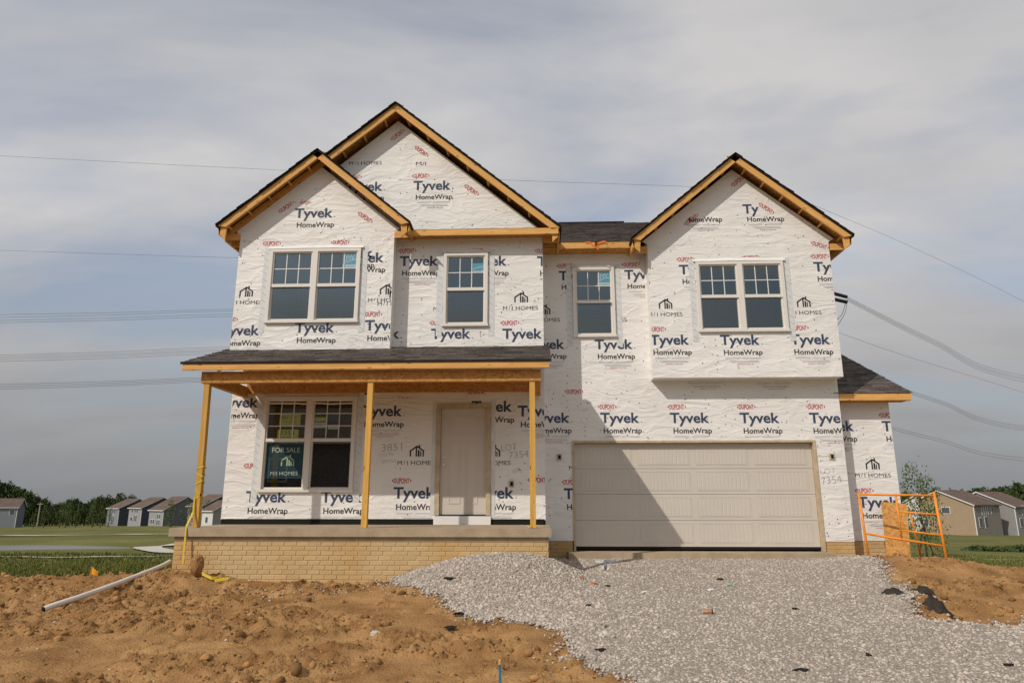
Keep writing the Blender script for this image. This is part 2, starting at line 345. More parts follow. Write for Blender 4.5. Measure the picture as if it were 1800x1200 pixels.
def spline(pts, n=8):
    o = []
    for i in range(len(pts)-1):
        p0 = Vector(pts[max(i-1, 0)]); p1 = Vector(pts[i]); p2 = Vector(pts[i+1]); p3 = Vector(pts[min(i+2, len(pts)-1)])
        for k in range(n):
            t_ = k/n; o.append(.5*((2*p1)+(p2-p0)*t_+(2*p0-5*p1+4*p2-p3)*t_*t_+(3*p1-p0-3*p2+p3)*t_**3))
    return o+[Vector(pts[-1])]
path('path', spline([(-70, 63, 0), (-45, 62, 0), (-30, 66, 0), (-20, 76, 0)]), 1.6)
path('path', spline([(-13, 32.3, 0), (-18.4, 35.6, 0), (-22, 39.3, 0), (-23.8, 42.6, 0), (-23.6, 45.6, 0), (-21, 48, 0), (-15, 50, 0)]), 1.5)
path('path', spline([(-36, 31.5, 0), (-25, 31.8, 0), (-17, 32.4, 0), (-12, 33, 0)]), .30)
path('path', spline([(12, 29, 0), (20, 31, 0), (34, 35, 0), (60, 42, 0)]), .7)

# ---- gravel stones (uncountable) and clods
def scatter_stones(name, pts, sizes, matname, flat=.7, octa=False):
    n = len(pts); ico = bmesh.new(); bmesh.ops.create_icosphere(ico, subdivisions=1, radius=1)
    bv = np.array([v.co[:] for v in ico.verts]); bf = np.array([[v.index for v in f.verts] for f in ico.faces]); ico.free()
    if octa: bv = np.array([(1, 0, 0), (0, 1, 0), (-1, 0, 0), (0, -1, 0), (.2, .1, 1), (0, 0, -1)], float)*1.15; bf = np.array([(0, 1, 4), (1, 2, 4), (2, 3, 4), (3, 0, 4), (1, 0, 5), (2, 1, 5), (3, 2, 5), (0, 3, 5)])
    rs = np.random.RandomState(3)
    vv = bv[None]*(1+rs.uniform(-.36, .36, (n, len(bv), 1))); vv = vv*np.stack([rs.uniform(.75, 1.3, n), rs.uniform(.75, 1.3, n), rs.uniform(.55, .9, n)*flat/.7], -1)[:, None, :]
    a = rs.uniform(0, 6.28, n); tl = rs.uniform(-.6, .6, n); ca, sa, ct, st = np.cos(a), np.sin(a), np.cos(tl), np.sin(tl)
    x, y, z = vv[..., 0], vv[..., 1], vv[..., 2]; y, z = y*ct[:, None]-z*st[:, None], y*st[:, None]+z*ct[:, None]
    x, y = x*ca[:, None]-y*sa[:, None], x*sa[:, None]+y*ca[:, None]
    co = np.stack([x, y, z], -1)*sizes[:, None, None]+pts[:, None, :]
    fc = (bf[None]+(np.arange(n)*len(bv))[:, None, None]).reshape(-1, 3)
    me = bpy.data.meshes.new(name); quads_to_mesh(me, co.reshape(-1, 3), fc); me.materials.append(M[matname]); return stuff(link(name, me))
rs = np.random.RandomState(11)
n = 430000; yy = 4.6+(14.2-4.6)*rs.uniform(0, 1, n)**1.1; xx = rs.uniform(-3, 13, n)
vis = (np.abs(xx) < yy*.80+.6)
mk = gravel_mask(xx, yy)+rs.normal(0, .10, n); ok = (mk > .0) & vis; xx, yy = xx[ok], yy[ok]
sz = (.008+.013*rs.uniform(0, 1, len(xx))**1.6)*(1.06+.26*sstep(1.6, .2, xx+1.2*(fbm(xx, yy, 3, 88)-.5))*sstep(7, 8.5, yy))*np.where(rs.uniform(size=len(xx)) < .03, 1.5, 1)
scatter_stones('gravel', np.stack([xx, yy, lot_h(xx, yy)+.014+sz*.4], -1), sz, 'stone', octa=True)
# loose stones strewn on the dirt by the porch base and along the driveway edge
n = 26000; xx = rs.uniform(-9, 12, n); yy = 5.0+9*rs.uniform(0, 1, n); mk = gravel_mask(xx, yy)
strip = sstep(.42, .6, fbm(xx*1.2, yy*2.5, 3, 71))*np.exp(-((yy-10.85-.15*np.sin(xx*2))/.38)**2)*(xx < -1.8)*(xx > -5.4)+.9*np.exp(-(mk/.35)**2)*(mk < 0)+.008
ok = (rs.uniform(size=n) < strip) & (mk < .05) & ((xx < 6) | (yy < 12.5)); xx, yy = xx[ok], yy[ok]; sz = rs.uniform(.008, .019, len(xx))
scatter_stones('loose_stones', np.stack([xx, yy, lot_h(xx, yy)+.004], -1), sz, 'stone')
n = 60000; xx = rs.uniform(-12, 13, n); yy = 4.6+9.4*rs.uniform(0, 1, n); mk = gravel_mask(xx, yy)
cl = sstep(.53, .62, fbm(xx*.55+1.7, yy*1.25, 3, 37))+.7*sstep(.56, .66, fbm(xx*1.5, yy*2.2, 3, 47)); ok = (mk < -.15) & (rs.uniform(size=n) < cl*.8+.08); xx, yy = xx[ok], yy[ok]; sz = rs.uniform(.006, .022, len(xx))*np.where(rs.uniform(size=len(xx)) < .06, 2.8, 1)
scatter_stones('dirt_clods', np.stack([xx, yy, lot_h(xx, yy)-.002], -1), sz, 'clod', .8)
# grass and weeds beside the lot
def blades(name, n, region, hrange, seed, wid=.012):
    r_ = np.random.RandomState(seed); x, y = region(r_, n); h = r_.uniform(*hrange, len(x))*(.5+1.0*fbm(x*.35, y*.35, 3, seed)); n = len(x)
    a = r_.uniform(0, 6.28, n); w = wid*r_.uniform(.6, 1.4, n)*(1+y/30); lean = r_.normal(0, .25, (n, 2))*h[:, None]; z = np.maximum(field_h(x, y), lot_h(x, y)-.03)-.02
    c = np.stack([x, y, z], -1); dx = np.stack([np.cos(a)*w, np.sin(a)*w, 0*w], -1)
    tip = c+np.concatenate([lean, h[:, None]], 1); mid = c+np.concatenate([lean*.35, h[:, None]*.55], 1)
    co = np.stack([c-dx, c+dx, mid+dx*.7, tip, mid-dx*.7], 1).reshape(-1, 3)
    me = bpy.data.meshes.new(name); quads_to_mesh(me, co, np.arange(n*5).reshape(n, 5)); me.materials.append(M['blade']); return stuff(link(name, me))
def rl(r_, n):
    y = 12.9+22*r_.uniform(0, 1, n)**1.6; x = -r_.uniform(.42, .95, n)*y-.5; return x, y
def rr_(r_, n):
    y = 15.2+22*r_.uniform(0, 1, n)**1.6; x = r_.uniform(.46, .95, n)*y; return x, y
blades('weeds', 40000, rl, (.03, .17), 5); blades('grass_tufts', 26000, rr_, (.04, .14), 6)

# ================================================================ THE HOUSE
LW, LBY, GW, RBY, WW = 13.3, 13.0, 14.15, 13.8, 14.47
X0, XM, X1, XW = -6.13, 0.10, 6.14, 7.28
HOUSE = thing('house', 'two-storey house under construction wrapped in white printed house wrap with open porch and garage', 'house')
WIN = {'lw': (-5.45, -3.60, 1.105, 2.95, 2), 'ul': (-5.465, -3.595, 4.39, 5.945, 2), 'mid': (-1.94, -1.03, 4.363, 5.92, 1), 'gw': (.745, 1.64, 4.318, 5.87, 1), 'rw': (3.31, 5.125, 4.317, 5.835, 2)}
DOOR = (-2.01, -.945, .50, 2.788)
GD = (.66, 5.57, -.02, 2.135)
def wall(name, x0, x1, z0, z1, y, holes, extra=None, sides=()):
    m = MB(); ex = sorted({x0, x1, *[h[0]+.02 for h in holes], *[h[1]-.02 for h in holes]}); ez = sorted({z0, z1, *[h[2]+.02 for h in holes], *[h[3]-.02 for h in holes]})
    ex = [e for e in ex if x0 <= e <= x1]; ez = [e for e in ez if z0 <= e <= z1]
    for i in range(len(ex)-1):
        for j in range(len(ez)-1):
            cx = (ex[i]+ex[i+1])/2; cz = (ez[j]+ez[j+1])/2
            if any(h[0] < cx < h[1] and h[2] < cz < h[3] for h in holes): continue
            m.poly([(ex[i], y, ez[j]), (ex[i+1], y, ez[j]), (ex[i+1], y, ez[j+1]), (ex[i], y, ez[j+1])])
    for p in (extra or []): m.poly(p)
    return m.build(name, 'wrap', HOUSE)
PITCH = .833
# the left block
W_left = wall('wall', X0, XM, .585, 6.25, LW, [WIN['lw'], WIN['mid'], (DOOR[0], DOOR[1], .4, DOOR[3]), (X0+.12, -3.05, 4.1, 6.1)],
    [[(X0, 23.5, .5), (X0, LW, .585), (X0, LW, 6.25), (X0, 23.5, 6.25)], [(XM, LW, .3), (XM, 23.5, .3), (XM, 23.5, 6.25), (XM, LW, 6.25)], [(XM, 23.5, .3), (X0, 23.5, .3), (X0, 23.5, 6.25), (XM, 23.5, 6.25)],
     [(X0, 23.5, 6.25), (-3.015, 23.5, 8.8), (XM, 23.5, 6.25)][::-1],
     [(X0, LW, 6.25), (XM, LW, 6.25), (XM+.1, LW, 6.30), (-3.015, LW, 9.0), (X0-.1, LW, 6.30)]])
# upper left bay, with its sides and underside
W_lbay = wall('bay_wall', X0-.004, -2.93, 3.84, 6.25, LBY, [WIN['ul']],
    [[(-2.93, LBY, 3.84), (-2.93, LW, 3.84), (-2.93, LW, 6.45), (-2.93, LBY, 6.45)], [(X0-.004, LW, 3.84), (X0-.004, LBY, 3.84), (X0-.004, LBY, 6.4), (X0-.004, LW, 6.4)],
     [(X0, LBY, 3.84), (X0, LW, 3.84), (-2.93, LW, 3.84), (-2.93, LBY, 3.84)],
     [(X0-.004, LBY, 6.25), (-2.93, LBY, 6.25), (-2.83, LBY, 6.36), (-4.53, LBY, 7.78), (X0-.1, LBY, 6.36)]])
W_gar = wall('garage_wall', XM+.003, X1, .16, 6.3, GW, [WIN['gw'], (GD[0], GD[1], -.5, GD[3]), (2.5, 5.95, 3.6, 6.1)],
    [[(X1, GW, .16), (X1, 23.5, .16), (X1, 23.5, 6.3), (X1, GW, 6.3)], [(X1, 23.5, 0), (XM, 23.5, 0), (XM, 23.5, 6.3), (X1, 23.5, 6.3)],
     [(X1, 14.2, 6.3), (X1, 23.4, 6.3), (X1, 19.3, 8.9)]])
W_rbay = wall('bay_wall', 2.33, X1-.015, 3.37, 6.25, RBY, [WIN['rw']],
    [[(2.33, GW, 3.37), (2.33, RBY, 3.37), (2.33, RBY, 6.4), (2.33, GW, 6.4)], [(X1-.015, RBY, 3.37), (X1-.015, GW, 3.37), (X1-.015, GW, 6.4), (X1-.015, RBY, 6.4)],
     [(2.33, RBY, 3.37), (2.33, GW, 3.37), (X1-.015, GW, 3.37), (X1-.015, RBY, 3.37)],
     [(2.33, RBY, 6.25), (X1-.015, RBY, 6.25), (X1+.1, RBY, 6.32), (4.23, RBY, 7.95), (2.23, RBY, 6.32)]])
W_wing = wall('wing_wall', X1+.003, XW, .16, 2.98, WW, [], [[(XW, WW, .16), (XW, 20.2, .16), (XW, 20.2, 2.98), (XW, WW, 2.98)], [(XW, 20, .16), (X1, 20, .16), (X1, 20, 2.98), (XW, 20, 2.98)]])
# floors inside so the rooms stay dark
fl = MB(); fl.box(X0+.05, XM-.05, LW+.15, 23.4, 3.15, 3.3).box(XM+.05, X1-.05, GW+.2, 23.4, 3.15, 3.3).box(X0+.05, XM-.05, LW+.1, 23.4, .3, .45).box(XM+.05, X1-.05, GW+.3, 23.4, -.15, -.03)
fl.build('floor_deck', 'osb', HOUSE)
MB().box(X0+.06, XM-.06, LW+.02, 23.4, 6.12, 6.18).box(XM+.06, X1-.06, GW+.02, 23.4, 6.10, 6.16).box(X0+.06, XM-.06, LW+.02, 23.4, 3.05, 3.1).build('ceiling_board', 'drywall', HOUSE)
fl = MB(); fl.box(-3.4, -3.3, LW+.1, 23.3, .46, 3.1).box(X0+.1, XM-.1, 16.2, 16.3, .46, 3.1).box(X0+.1, XM-.1, 16.2, 16.3, 3.4, 6.2).box(XM+.1, X1-.1, 17.2, 17.3, 3.4, 6.2)
fl.build('inner_wall', 'osb', HOUSE)

# ---- printing on the wrap
_wc = {}
def word(txt, bold=0.0, oval=False, sx=1.0):
    key = (txt, bold, oval, sx)
    if key in _wc: return _wc[key]
    cu = bpy.data.curves.new('t', 'FONT'); cu.body = txt; cu.size = 1; cu.offset = bold; cu.resolution_u = 3; cu.fill_mode = 'FRONT'
    o = bpy.data.objects.new('t', cu); COL.objects.link(o); bpy.context.view_layer.update()
    me = bpy.data.meshes.new_from_object(o.evaluated_get(bpy.context.evaluated_depsgraph_get()))
    v = np.array([q.co[:] for q in me.vertices]); f = [tuple(p.vertices) for p in me.polygons]
    bpy.data.objects.remove(o); bpy.data.curves.remove(cu); bpy.data.meshes.remove(me)
    cap = .729 if txt.isupper() or any(c.isupper() for c in txt) or txt.isdigit() else .53
    v = v[:, :2]; v[:, 0] -= v[:, 0].min(); wdt = v[:, 0].max(); v = v/np.array([wdt, cap])      # unit width, unit capital height
    if oval: v[:, 1] = .5+(v[:, 1]-.5)*(.80+.22*np.cos((v[:, 0]-.5)*2.6))
    _wc[key] = (v, f); return _wc[key]
class Print:
    """flat print for one wall: words and marks stamped onto its face, trimmed at the wall's edges"""
    def __init__(s, y, clip, parent=None, holes=()): s.y = y; s.clip = clip; s.bm = bmesh.new(); s.parent = parent; s.holes = holes; s.depth = 0
    def add(s, v2, faces, x, z, rot, mi, clip=None):
        c_, s_ = math.cos(rot), math.sin(rot); cl = clip or s.clip
        pts = [(x+a*c_-b*s_, z+a*s_+b*c_) for a, b in v2]
        xs_ = [p[0] for p in pts]; zs_ = [p[1] for p in pts]
        if max(xs_) < cl[0] or min(xs_) > cl[1] or max(zs_) < cl[2] or min(zs_) > cl[3]: return
        bm = bmesh.new(); vs = [bm.verts.new((p[0], s.y, p[1])) for p in pts]
        for f in faces:
            try: bm.faces.new([vs[i] for i in f]).material_index = mi
            except ValueError: pass
        for co, no in (((cl[0], 0, 0), (-1, 0, 0)), ((cl[1], 0, 0), (1, 0, 0)), ((0, 0, cl[2]), (0, 0, -1)), ((0, 0, cl[3]), (0, 0, 1))):
            bmesh.ops.bisect_plane(bm, geom=bm.verts[:]+bm.edges[:]+bm.faces[:], plane_co=co, plane_no=no, clear_outer=True)
        for h in s.holes:
            if max(xs_) < h[0] or min(xs_) > h[1] or max(zs_) < h[2] or min(zs_) > h[3]: continue
            for co, no in (((h[0], 0, 0), (-1, 0, 0)), ((h[1], 0, 0), (1, 0, 0)), ((0, 0, h[2]), (0, 0, -1)), ((0, 0, h[3]), (0, 0, 1))):
                bmesh.ops.bisect_plane(bm, geom=bm.verts[:]+bm.edges[:]+bm.faces[:], plane_co=co, plane_no=no)
            kill = []
            for f in bm.faces:
                c = f.calc_center_median()
                if h[0] < c.x < h[1] and h[2] < c.z < h[3]: kill.append(f)
            bmesh.ops.delete(bm, geom=kill, context='FACES')
        me = bpy.data.meshes.new('tmp'); bm.to_mesh(me); bm.free(); s.bm.from_mesh(me); bpy.data.meshes.remove(me)
    def flush(s, name):
        if s.parent is None or s.depth: return
        if len(s.bm.faces): s.build(name, s.parent)
        else: s.bm.free()
        s.bm = bmesh.new()
    def text(s, t_, x, z, w, h, mi, bold=0., rot=0., oval=False, clip=None):
        v, f = word(t_, bold, oval); s.add([(a*w, b*h) for a, b in v], f, x, z, rot, mi, clip)
    def rects(s, rl_, x, z, mi, rot=0., clip=None):
        for (a, b, c, d) in rl_: s.add([(a, b), (c, b), (c, d), (a, d)], [(0, 1, 2, 3)], x, z, rot, mi, clip)
    def dupont(s, *a, **k): s._dupont(*a, **k); s.flush('printed_badge')
    def tyvek(s, *a, **k): s.depth += 1; s._tyvek(*a, **k); s.depth -= 1; s.flush('printed_brand')
    def homes(s, *a, **k): s.depth += 1; s._homes(*a, **k); s.depth -= 1; s.flush('printed_builder_mark')
    def note(s, *a): s.text(*a); s.flush('handwriting')
    def _dupont(s, x, z, w=.385, rot=0., clip=None):           # x, z = centre
        c_, s_ = math.cos(rot), math.sin(rot)
        def at(a, b): return x+a*c_-b*s_, z+a*s_+b*c_
        h = w*.27; p = at(-w*.39, -h/2); s.text('DUPONT', p[0], p[1], w*.78, h, 2, .022, rot, True, clip)
        for sg in (-1, 1):
            p = at(sg*w*.5, 0); s.add([(0, 0), (-sg*w*.07, h*.32), (-sg*w*.07, -h*.32)], [(0, 1, 2) if sg < 0 else (0, 2, 1)], p[0], p[1], rot, 2, clip)
    def _tyvek(s, x, z, parts='TDHF', clip=None):              # x = left of the T, z = top of the T
        if 'D' in parts: s.dupont(x+.15, z+.115, clip=clip)
        if 'T' in parts: s.text('Tyvek', x, z-.213, .80, .213, 0, .026, clip=clip); s.rects([(.83, -.213, .85, -.195)], x, z, 0, clip=clip)
        if 'H' in parts: s.text('HomeWrap', x+.06, z-.428, .78, .112, 1, .020, clip=clip)
        if 'F' in parts:
            s.rects([(.08, -.494, .40, -.488), (.43, -.494, .80, -.488), (.08, -.512, .36, -.507), (.42, -.512, .78, -.507)], x, z, 3, clip=clip)
            s.rects([(.16, -.556, .74, -.549), (.20, -.588, .76, -.576)], x, z, 3, clip=clip)
            s.text('MADE IN THE USA', x+.31, z-.634, .34, .026, 2, clip=clip)
    def _homes(s, x, z, parts='IT', mi=1, k=1.0, clip=None):   # x = left of the M, z = capital top
        if 'T' in parts: s.text('M', x, z-.085*k, .085*k, .085*k, mi, clip=clip); s.text('/', x+.115*k, z-.075*k, .035*k, .06*k, mi, clip=clip); s.text('I', x+.185*k, z-.085*k, .014*k, .085*k, mi, clip=clip); s.text('HOMES', x+.26*k, z-.085*k, .45*k, .085*k, mi, clip=clip)
        if 'I' in parts:
            ix, iz = x+.245*k, z+.075*k
            def st(a, b, c, d, t_=.028): 
                dx, dz = c-a, d-b; ln = math.hypot(dx, dz); nx_, nz_ = -dz/ln*t_/2, dx/ln*t_/2
                s.add([((a+nx_)*k, (b+nz_)*k), ((a-nx_)*k, (b-nz_)*k), ((c-nx_)*k, (d-nz_)*k), ((c+nx_)*k, (d+nz_)*k)], [(0, 1, 2, 3)], ix, iz, 0, mi, clip)
            st(.0, 0, .0, .115); st(-.012, .10, .128, .20); st(.122, .20, .262, .10); st(.25, 0, .25, .115); st(.115, 0, .115, .19); st(.16, 0, .16, .125, .034); st(.20, 0, .20, .10, .022); st(.172, .175, .172, .225, .03)
    def build(s, name, parent):
        bmesh.ops.remove_doubles(s.bm, verts=s.bm.verts[:], dist=1e-6)
        for f in s.bm.faces:
            f.normal_update()
            if f.normal.y > 0: f.normal_flip()
        me = bpy.data.meshes.new(name); s.bm.to_mesh(me); s.bm.free()
        for x in ('ink_navy', 'ink_black', 'ink_red', 'ink_grey', 'pencil'): me.materials.append(M[x])
        return link(name, me, parent)
def px(x, y, D): p = P(x, y, D); return p.x, p.z
E_ = .0025
# left block: middle upper wall, gable and porch wall
HL = [WIN['lw'], WIN['mid'], DOOR]
pr = Print(LW-E_, (X0+.02, XM-.006, .60, 9), W_left, HL)
up = (-2.92, XM-.006, 3.9, 6.2)
for x, y, pt in ((703, 450, 'TDHF'), (823, 450, 'TDHF'), (944, 450, 'TDHF'), (758, 577, 'TD'), (883, 577, 'TD'), (634, 577, 'T')): pr.tyvek(*px(x, y, LW), pt, clip=up)
pr.homes(*px(884, 538, LW), clip=up); pr.homes(*px(762, 539, LW), clip=up)
gb = (-6, 0, 6.4, 9)
for x, y, pt in ((727, 318, 'TDHF'), (608, 320, 'TDHF')): pr.tyvek(*px(x, y, LW), pt, clip=gb)
pr.homes(*px(614, 284, LW), 'T', clip=gb); pr.text('M/I', *px(731, 291, LW), .22, .085, 1, clip=gb); pr.flush('printed_builder_mark')
for x, y, r_ in ((699, 237, 40), (741, 266, -40), (829, 334, -38)): pr.dupont(*px(x, y, LW), rot=R(r_), clip=gb)
lo = (X0+.02, XM-.01, .60, 2.93); hi = (X0+.02, XM-.01, P(600, 694, LW).z, 3.1)
for x in (470, 593): pr.tyvek(*px(x, 680, LW), 'T', clip=hi)
for x, y, pt in ((637, 712, 'THF'), (829, 704, 'TH'), (386, 697, 'THF'), (692, 855, 'TDHF'), (830, 855, 'THF'), (565, 862, 'THF'), (433, 862, 'THF'), (910, 712, 'THF')): pr.tyvek(*px(x, y, LW), pt, clip=lo)
pr.dupont(*px(714, 695, LW), clip=lo); pr.dupont(*px(837, 693, LW), clip=hi); pr.dupont(*px(445, 818, LW), clip=lo); pr.dupont(*px(945, 843, LW), clip=lo)
pr.homes(*px(699, 809, LW), clip=lo); pr.homes(*px(833, 809, LW), clip=lo)
pr.note('3851', *px(671, 793, LW), .40, .15, 4, -.012, R(3)); pr.note('LOT', *px(882, 793, LW), .30, .13, 4, -.012, R(8)); pr.note('7354', *px(895, 806, LW), .38, .14, 4, -.012, R(5)); pr.note('W/A', *px(903, 833, LW), .15, .09, 4, -.012, R(25))
pr.note('COLTS', *px(666, 804, LW), .28, .07, 3, -.015, R(8)); pr.note('EBONY', *px(672, 814, LW), .28, .07, 3, -.015, R(4))
pr.flush('print')
# left bay
pr = Print(LBY-E_, (X0, -2.94, 3.86, 7.6), W_lbay, [WIN['ul']])
for x, y, pt in ((519, 366, 'TH'), (388, 571, 'THD'), (519, 566, 'TH'), (642, 562, 'THD'), (588, 436, 'TH'), (607, 444, 'TH')): pr.tyvek(*px(x, y, LBY), pt)
for x, y, r_ in ((503, 364, 36), (642, 382, -36), (462+16, 428, 0), (598, 426, 0)): pr.dupont(*px(x, y, LBY), rot=R(r_))
pr.dupont(*px(537, 356, LBY), w=.25)
pr.homes(*px(400, 528, LBY)); pr.homes(*px(647, 524, LBY)); pr.homes(*px(664, 530, LBY))
pr.flush('print')
# garage wall
pr = Print(GW-E_, (XM+.01, X1-.006, .2, 6.2), W_gar, [WIN['gw'], GD])
for x in (933, 1055, 1177, 1299.5, 1421.5): pr.tyvek(*px(x, 724.5, GW), 'TDH' if 1000 < x < 1400 else 'TDHF')
for x in (1055, 1177, 1299.5): pr.rects([(.08, -.494, .40, -.488), (.43, -.494, .80, -.488), (.08, -.512, .36, -.507), (.42, -.512, .78, -.507)], *px(x, 724.5, GW), 3); pr.flush('printed_small_print')
for x, y, pt in ((1097, 474, 'TDHF'), (982, 476, 'TDHF'), (1045, 596, 'THF'), (926, 596, 'THF'), (991, 857, 'TDH')): pr.tyvek(*px(x, y, GW), pt, clip=(XM+.01, 2.3 if y < 700 else GD[0], .2, 6.2))
pr.dupont(*px(1009, 688, GW)); pr.homes(*px(926, 559, GW), clip=(XM+.01, 2.3, .2, 6.2)); pr.homes(*px(1043, 559, GW), clip=(XM+.01, 2.3, .2, 6.2)); pr.homes(*px(1000, 818, GW), 'T', clip=(XM, GD[0], 0, 3))
pr.tyvek(*px(1200, 632, GW), 'F'); pr.tyvek(*px(1320, 632, GW), 'F')
pr.note('LOT', *px(1443, 833, GW), .30, .11, 4, -.015, R(4)); pr.note('7354', *px(1445, 851, GW), .40, .15, 4, -.012, R(6))
pr.flush('print')
# right bay
pr = Print(RBY-E_, (2.335, X1-.02, 3.39, 7.8), W_rbay, [WIN['rw']])
for x, y, pt in ((1193, 465, 'TDHF'), (1429, 460, 'TDHF'), (1142, 588, 'TDHF'), (1265, 588, 'THF'), (1388, 587, 'THF'), (1071, 467, 'TH')): pr.tyvek(*px(x, y, RBY), pt)
gc = (2.5, 6.0, 6.1, 7.8)
pr.tyvek(*px(1306, 357, RBY), 'HF', clip=gc); pr.note('Ty', px(1306, 375, RBY)[0], px(1306, 375, RBY)[1], .34, .213, 0, .026); pr.flush('printed_brand'); pr.tyvek(*px(1198, 358, RBY), 'HF', clip=(3.2, 6, 6.1, 7.8))
for x, y, r_ in ((1215, 386, 37), (1297, 318, 38), (1347, 366, -37), (1441, 431, -20), (1320, 453, 0), (1405, 576, 0)): pr.dupont(*px(x, y, RBY), rot=R(r_))
pr.homes(*px(1139, 549, RBY)); pr.homes(*px(1382, 546, RBY)); pr.flush('print')
pr = Print(WW-E_, (X1, XW-.006, .2, 2.9), W_wing)
for x, y, pt in ((1431, 739, 'THF'), (1549, 739, 'TDHF'), (1507, 872, 'TDHF')): pr.tyvek(*px(x, y, WW), pt)
pr.homes(*px(1503, 831, WW)); pr.flush('print')
# cap nails: hundreds of dark specks
def nails(name, parent, y, x0, x1, z0, z1, n, seed, top=None):
    r_ = random.Random(seed); m = MB(); k = 0
    while k < n:
        if r_.random() < .45: x = x0+.06+.406*r_.randint(0, int((x1-x0)/.406))+r_.gauss(0, .012); z = r_.uniform(z0, z1)
        else: x = r_.uniform(x0, x1); z = r_.uniform(z0, z1)
        k += 1
        if x > x1-.02 or (top and z > top(x)) or any(h[0]-.02 < x < h[1]+.02 and h[2]-.02 < z < h[3]+.02 for h in [q[:4] for q in WIN.values()]+[DOOR, GD]): continue
        rad = r_.uniform(.008, .0125); m.poly([(x+rad*math.cos(a), y-.0045, z+rad*math.sin(a)) for a in [i*math.pi/3 for i in range(6)]])
    return stuff(m.build(name, 'ink_black', parent))
nails('cap_nails', W_left, LW, -2.85, XM, 3.95, 6.2, 70, 1); nails('cap_nails', W_left, LW, -5.5, -.4, 6.45, 8.7, 90, 2, lambda x: 8.75-abs(x+3.015)*PITCH)
nails('cap_nails', W_left, LW, X0+.03, XM, .65, 2.9, 90, 3); nails('cap_nails', W_lbay, LBY, X0+.03, -2.95, 3.9, 7.6, 110, 4, lambda x: 7.6-abs(x+4.53)*PITCH)
nails('cap_nails', W_gar, GW, XM+.02, 2.3, 2.2, 6.1, 90, 5); nails('cap_nails', W_gar, GW, XM+.02, X1, 2.15, 3.3, 70, 6); nails('cap_nails', W_gar, GW, XM+.02, GD[0], .2, 2.2, 16, 7); nails('cap_nails', W_gar, GW, GD[1], X1, .2, 2.2, 22, 8)
nails('cap_nails', W_rbay, RBY, 2.36, X1-.02, 3.45, 7.8, 130, 9, lambda x: 7.75-abs(x-4.23)*PITCH); nails('cap_nails', W_wing, WW, X1+.1, XW, .2, 2.9, 26, 10)

# sheet overlaps: a lap of wrap standing slightly proud, with a row of staple scuffs along it
def lap(parent, y, x0, x1, z, seed, h=.9):
    r_ = random.Random(seed); m = MB(); n_ = int((x1-x0)/.12); zz = [z+r_.gauss(0, .006) for _ in range(n_+1)]
    for i in range(n_):
        a, b = x0+(x1-x0)*i/n_, x0+(x1-x0)*(i+1)/n_; m.poly([(a, y-.0022, zz[i]), (b, y-.0022, zz[i+1]), (b, y-.0006, zz[i+1]+.03), (a, y-.0006, zz[i]+.03)])
    m.build('wrap_overlap', 'wrap', parent); m = MB()
    for k in range(int((x1-x0)*9)):
        a = r_.uniform(x0, x1-.03); b = z+.04+r_.gauss(0, .018); w = r_.uniform(.008, .028); d = r_.uniform(-.012, .012); m.poly([(a, y-.004, b), (a+w, y-.004, b+d), (a+w, y-.004, b+d+.006), (a, y-.004, b+.005)])
    stuff(m.build('staple_scuffs', 'pencil', parent))
lap(W_gar, GW, XM+.01, X1-.01, 3.02, 1); lap(W_gar, GW, XM+.01, X1-.01, 3.20, 2); lap(W_lbay, LBY, X0, -2.94, 6.12, 3); lap(W_lbay, LBY, X0, -2.94, 3.88, 4); lap(W_left, LW, -2.9, XM-.01, 3.93, 5); lap(W_rbay, RBY, 2.34, X1-.02, 6.16, 6); lap(W_left, LW, X0, XM-.01, 2.80, 7)
for (x, z0_, z1_, y, par) in ((-3.06, 3.9, 6.2, LBY, W_lbay), (X1-.10, .2, 3.3, GW, W_gar), (.02, .62, 3.0, LW, W_left)):
    r_ = random.Random(int(x*50)); m = MB()
    for k in range(40): a = x+r_.gauss(0, .025); b = r_.uniform(z0_, z1_); m.poly([(a, y-.004, b), (a+.012, y-.004, b+.004), (a+.012, y-.004, b+.010), (a, y-.004, b+.006)])
    stuff(m.build('staple_scuffs', 'pencil', par))
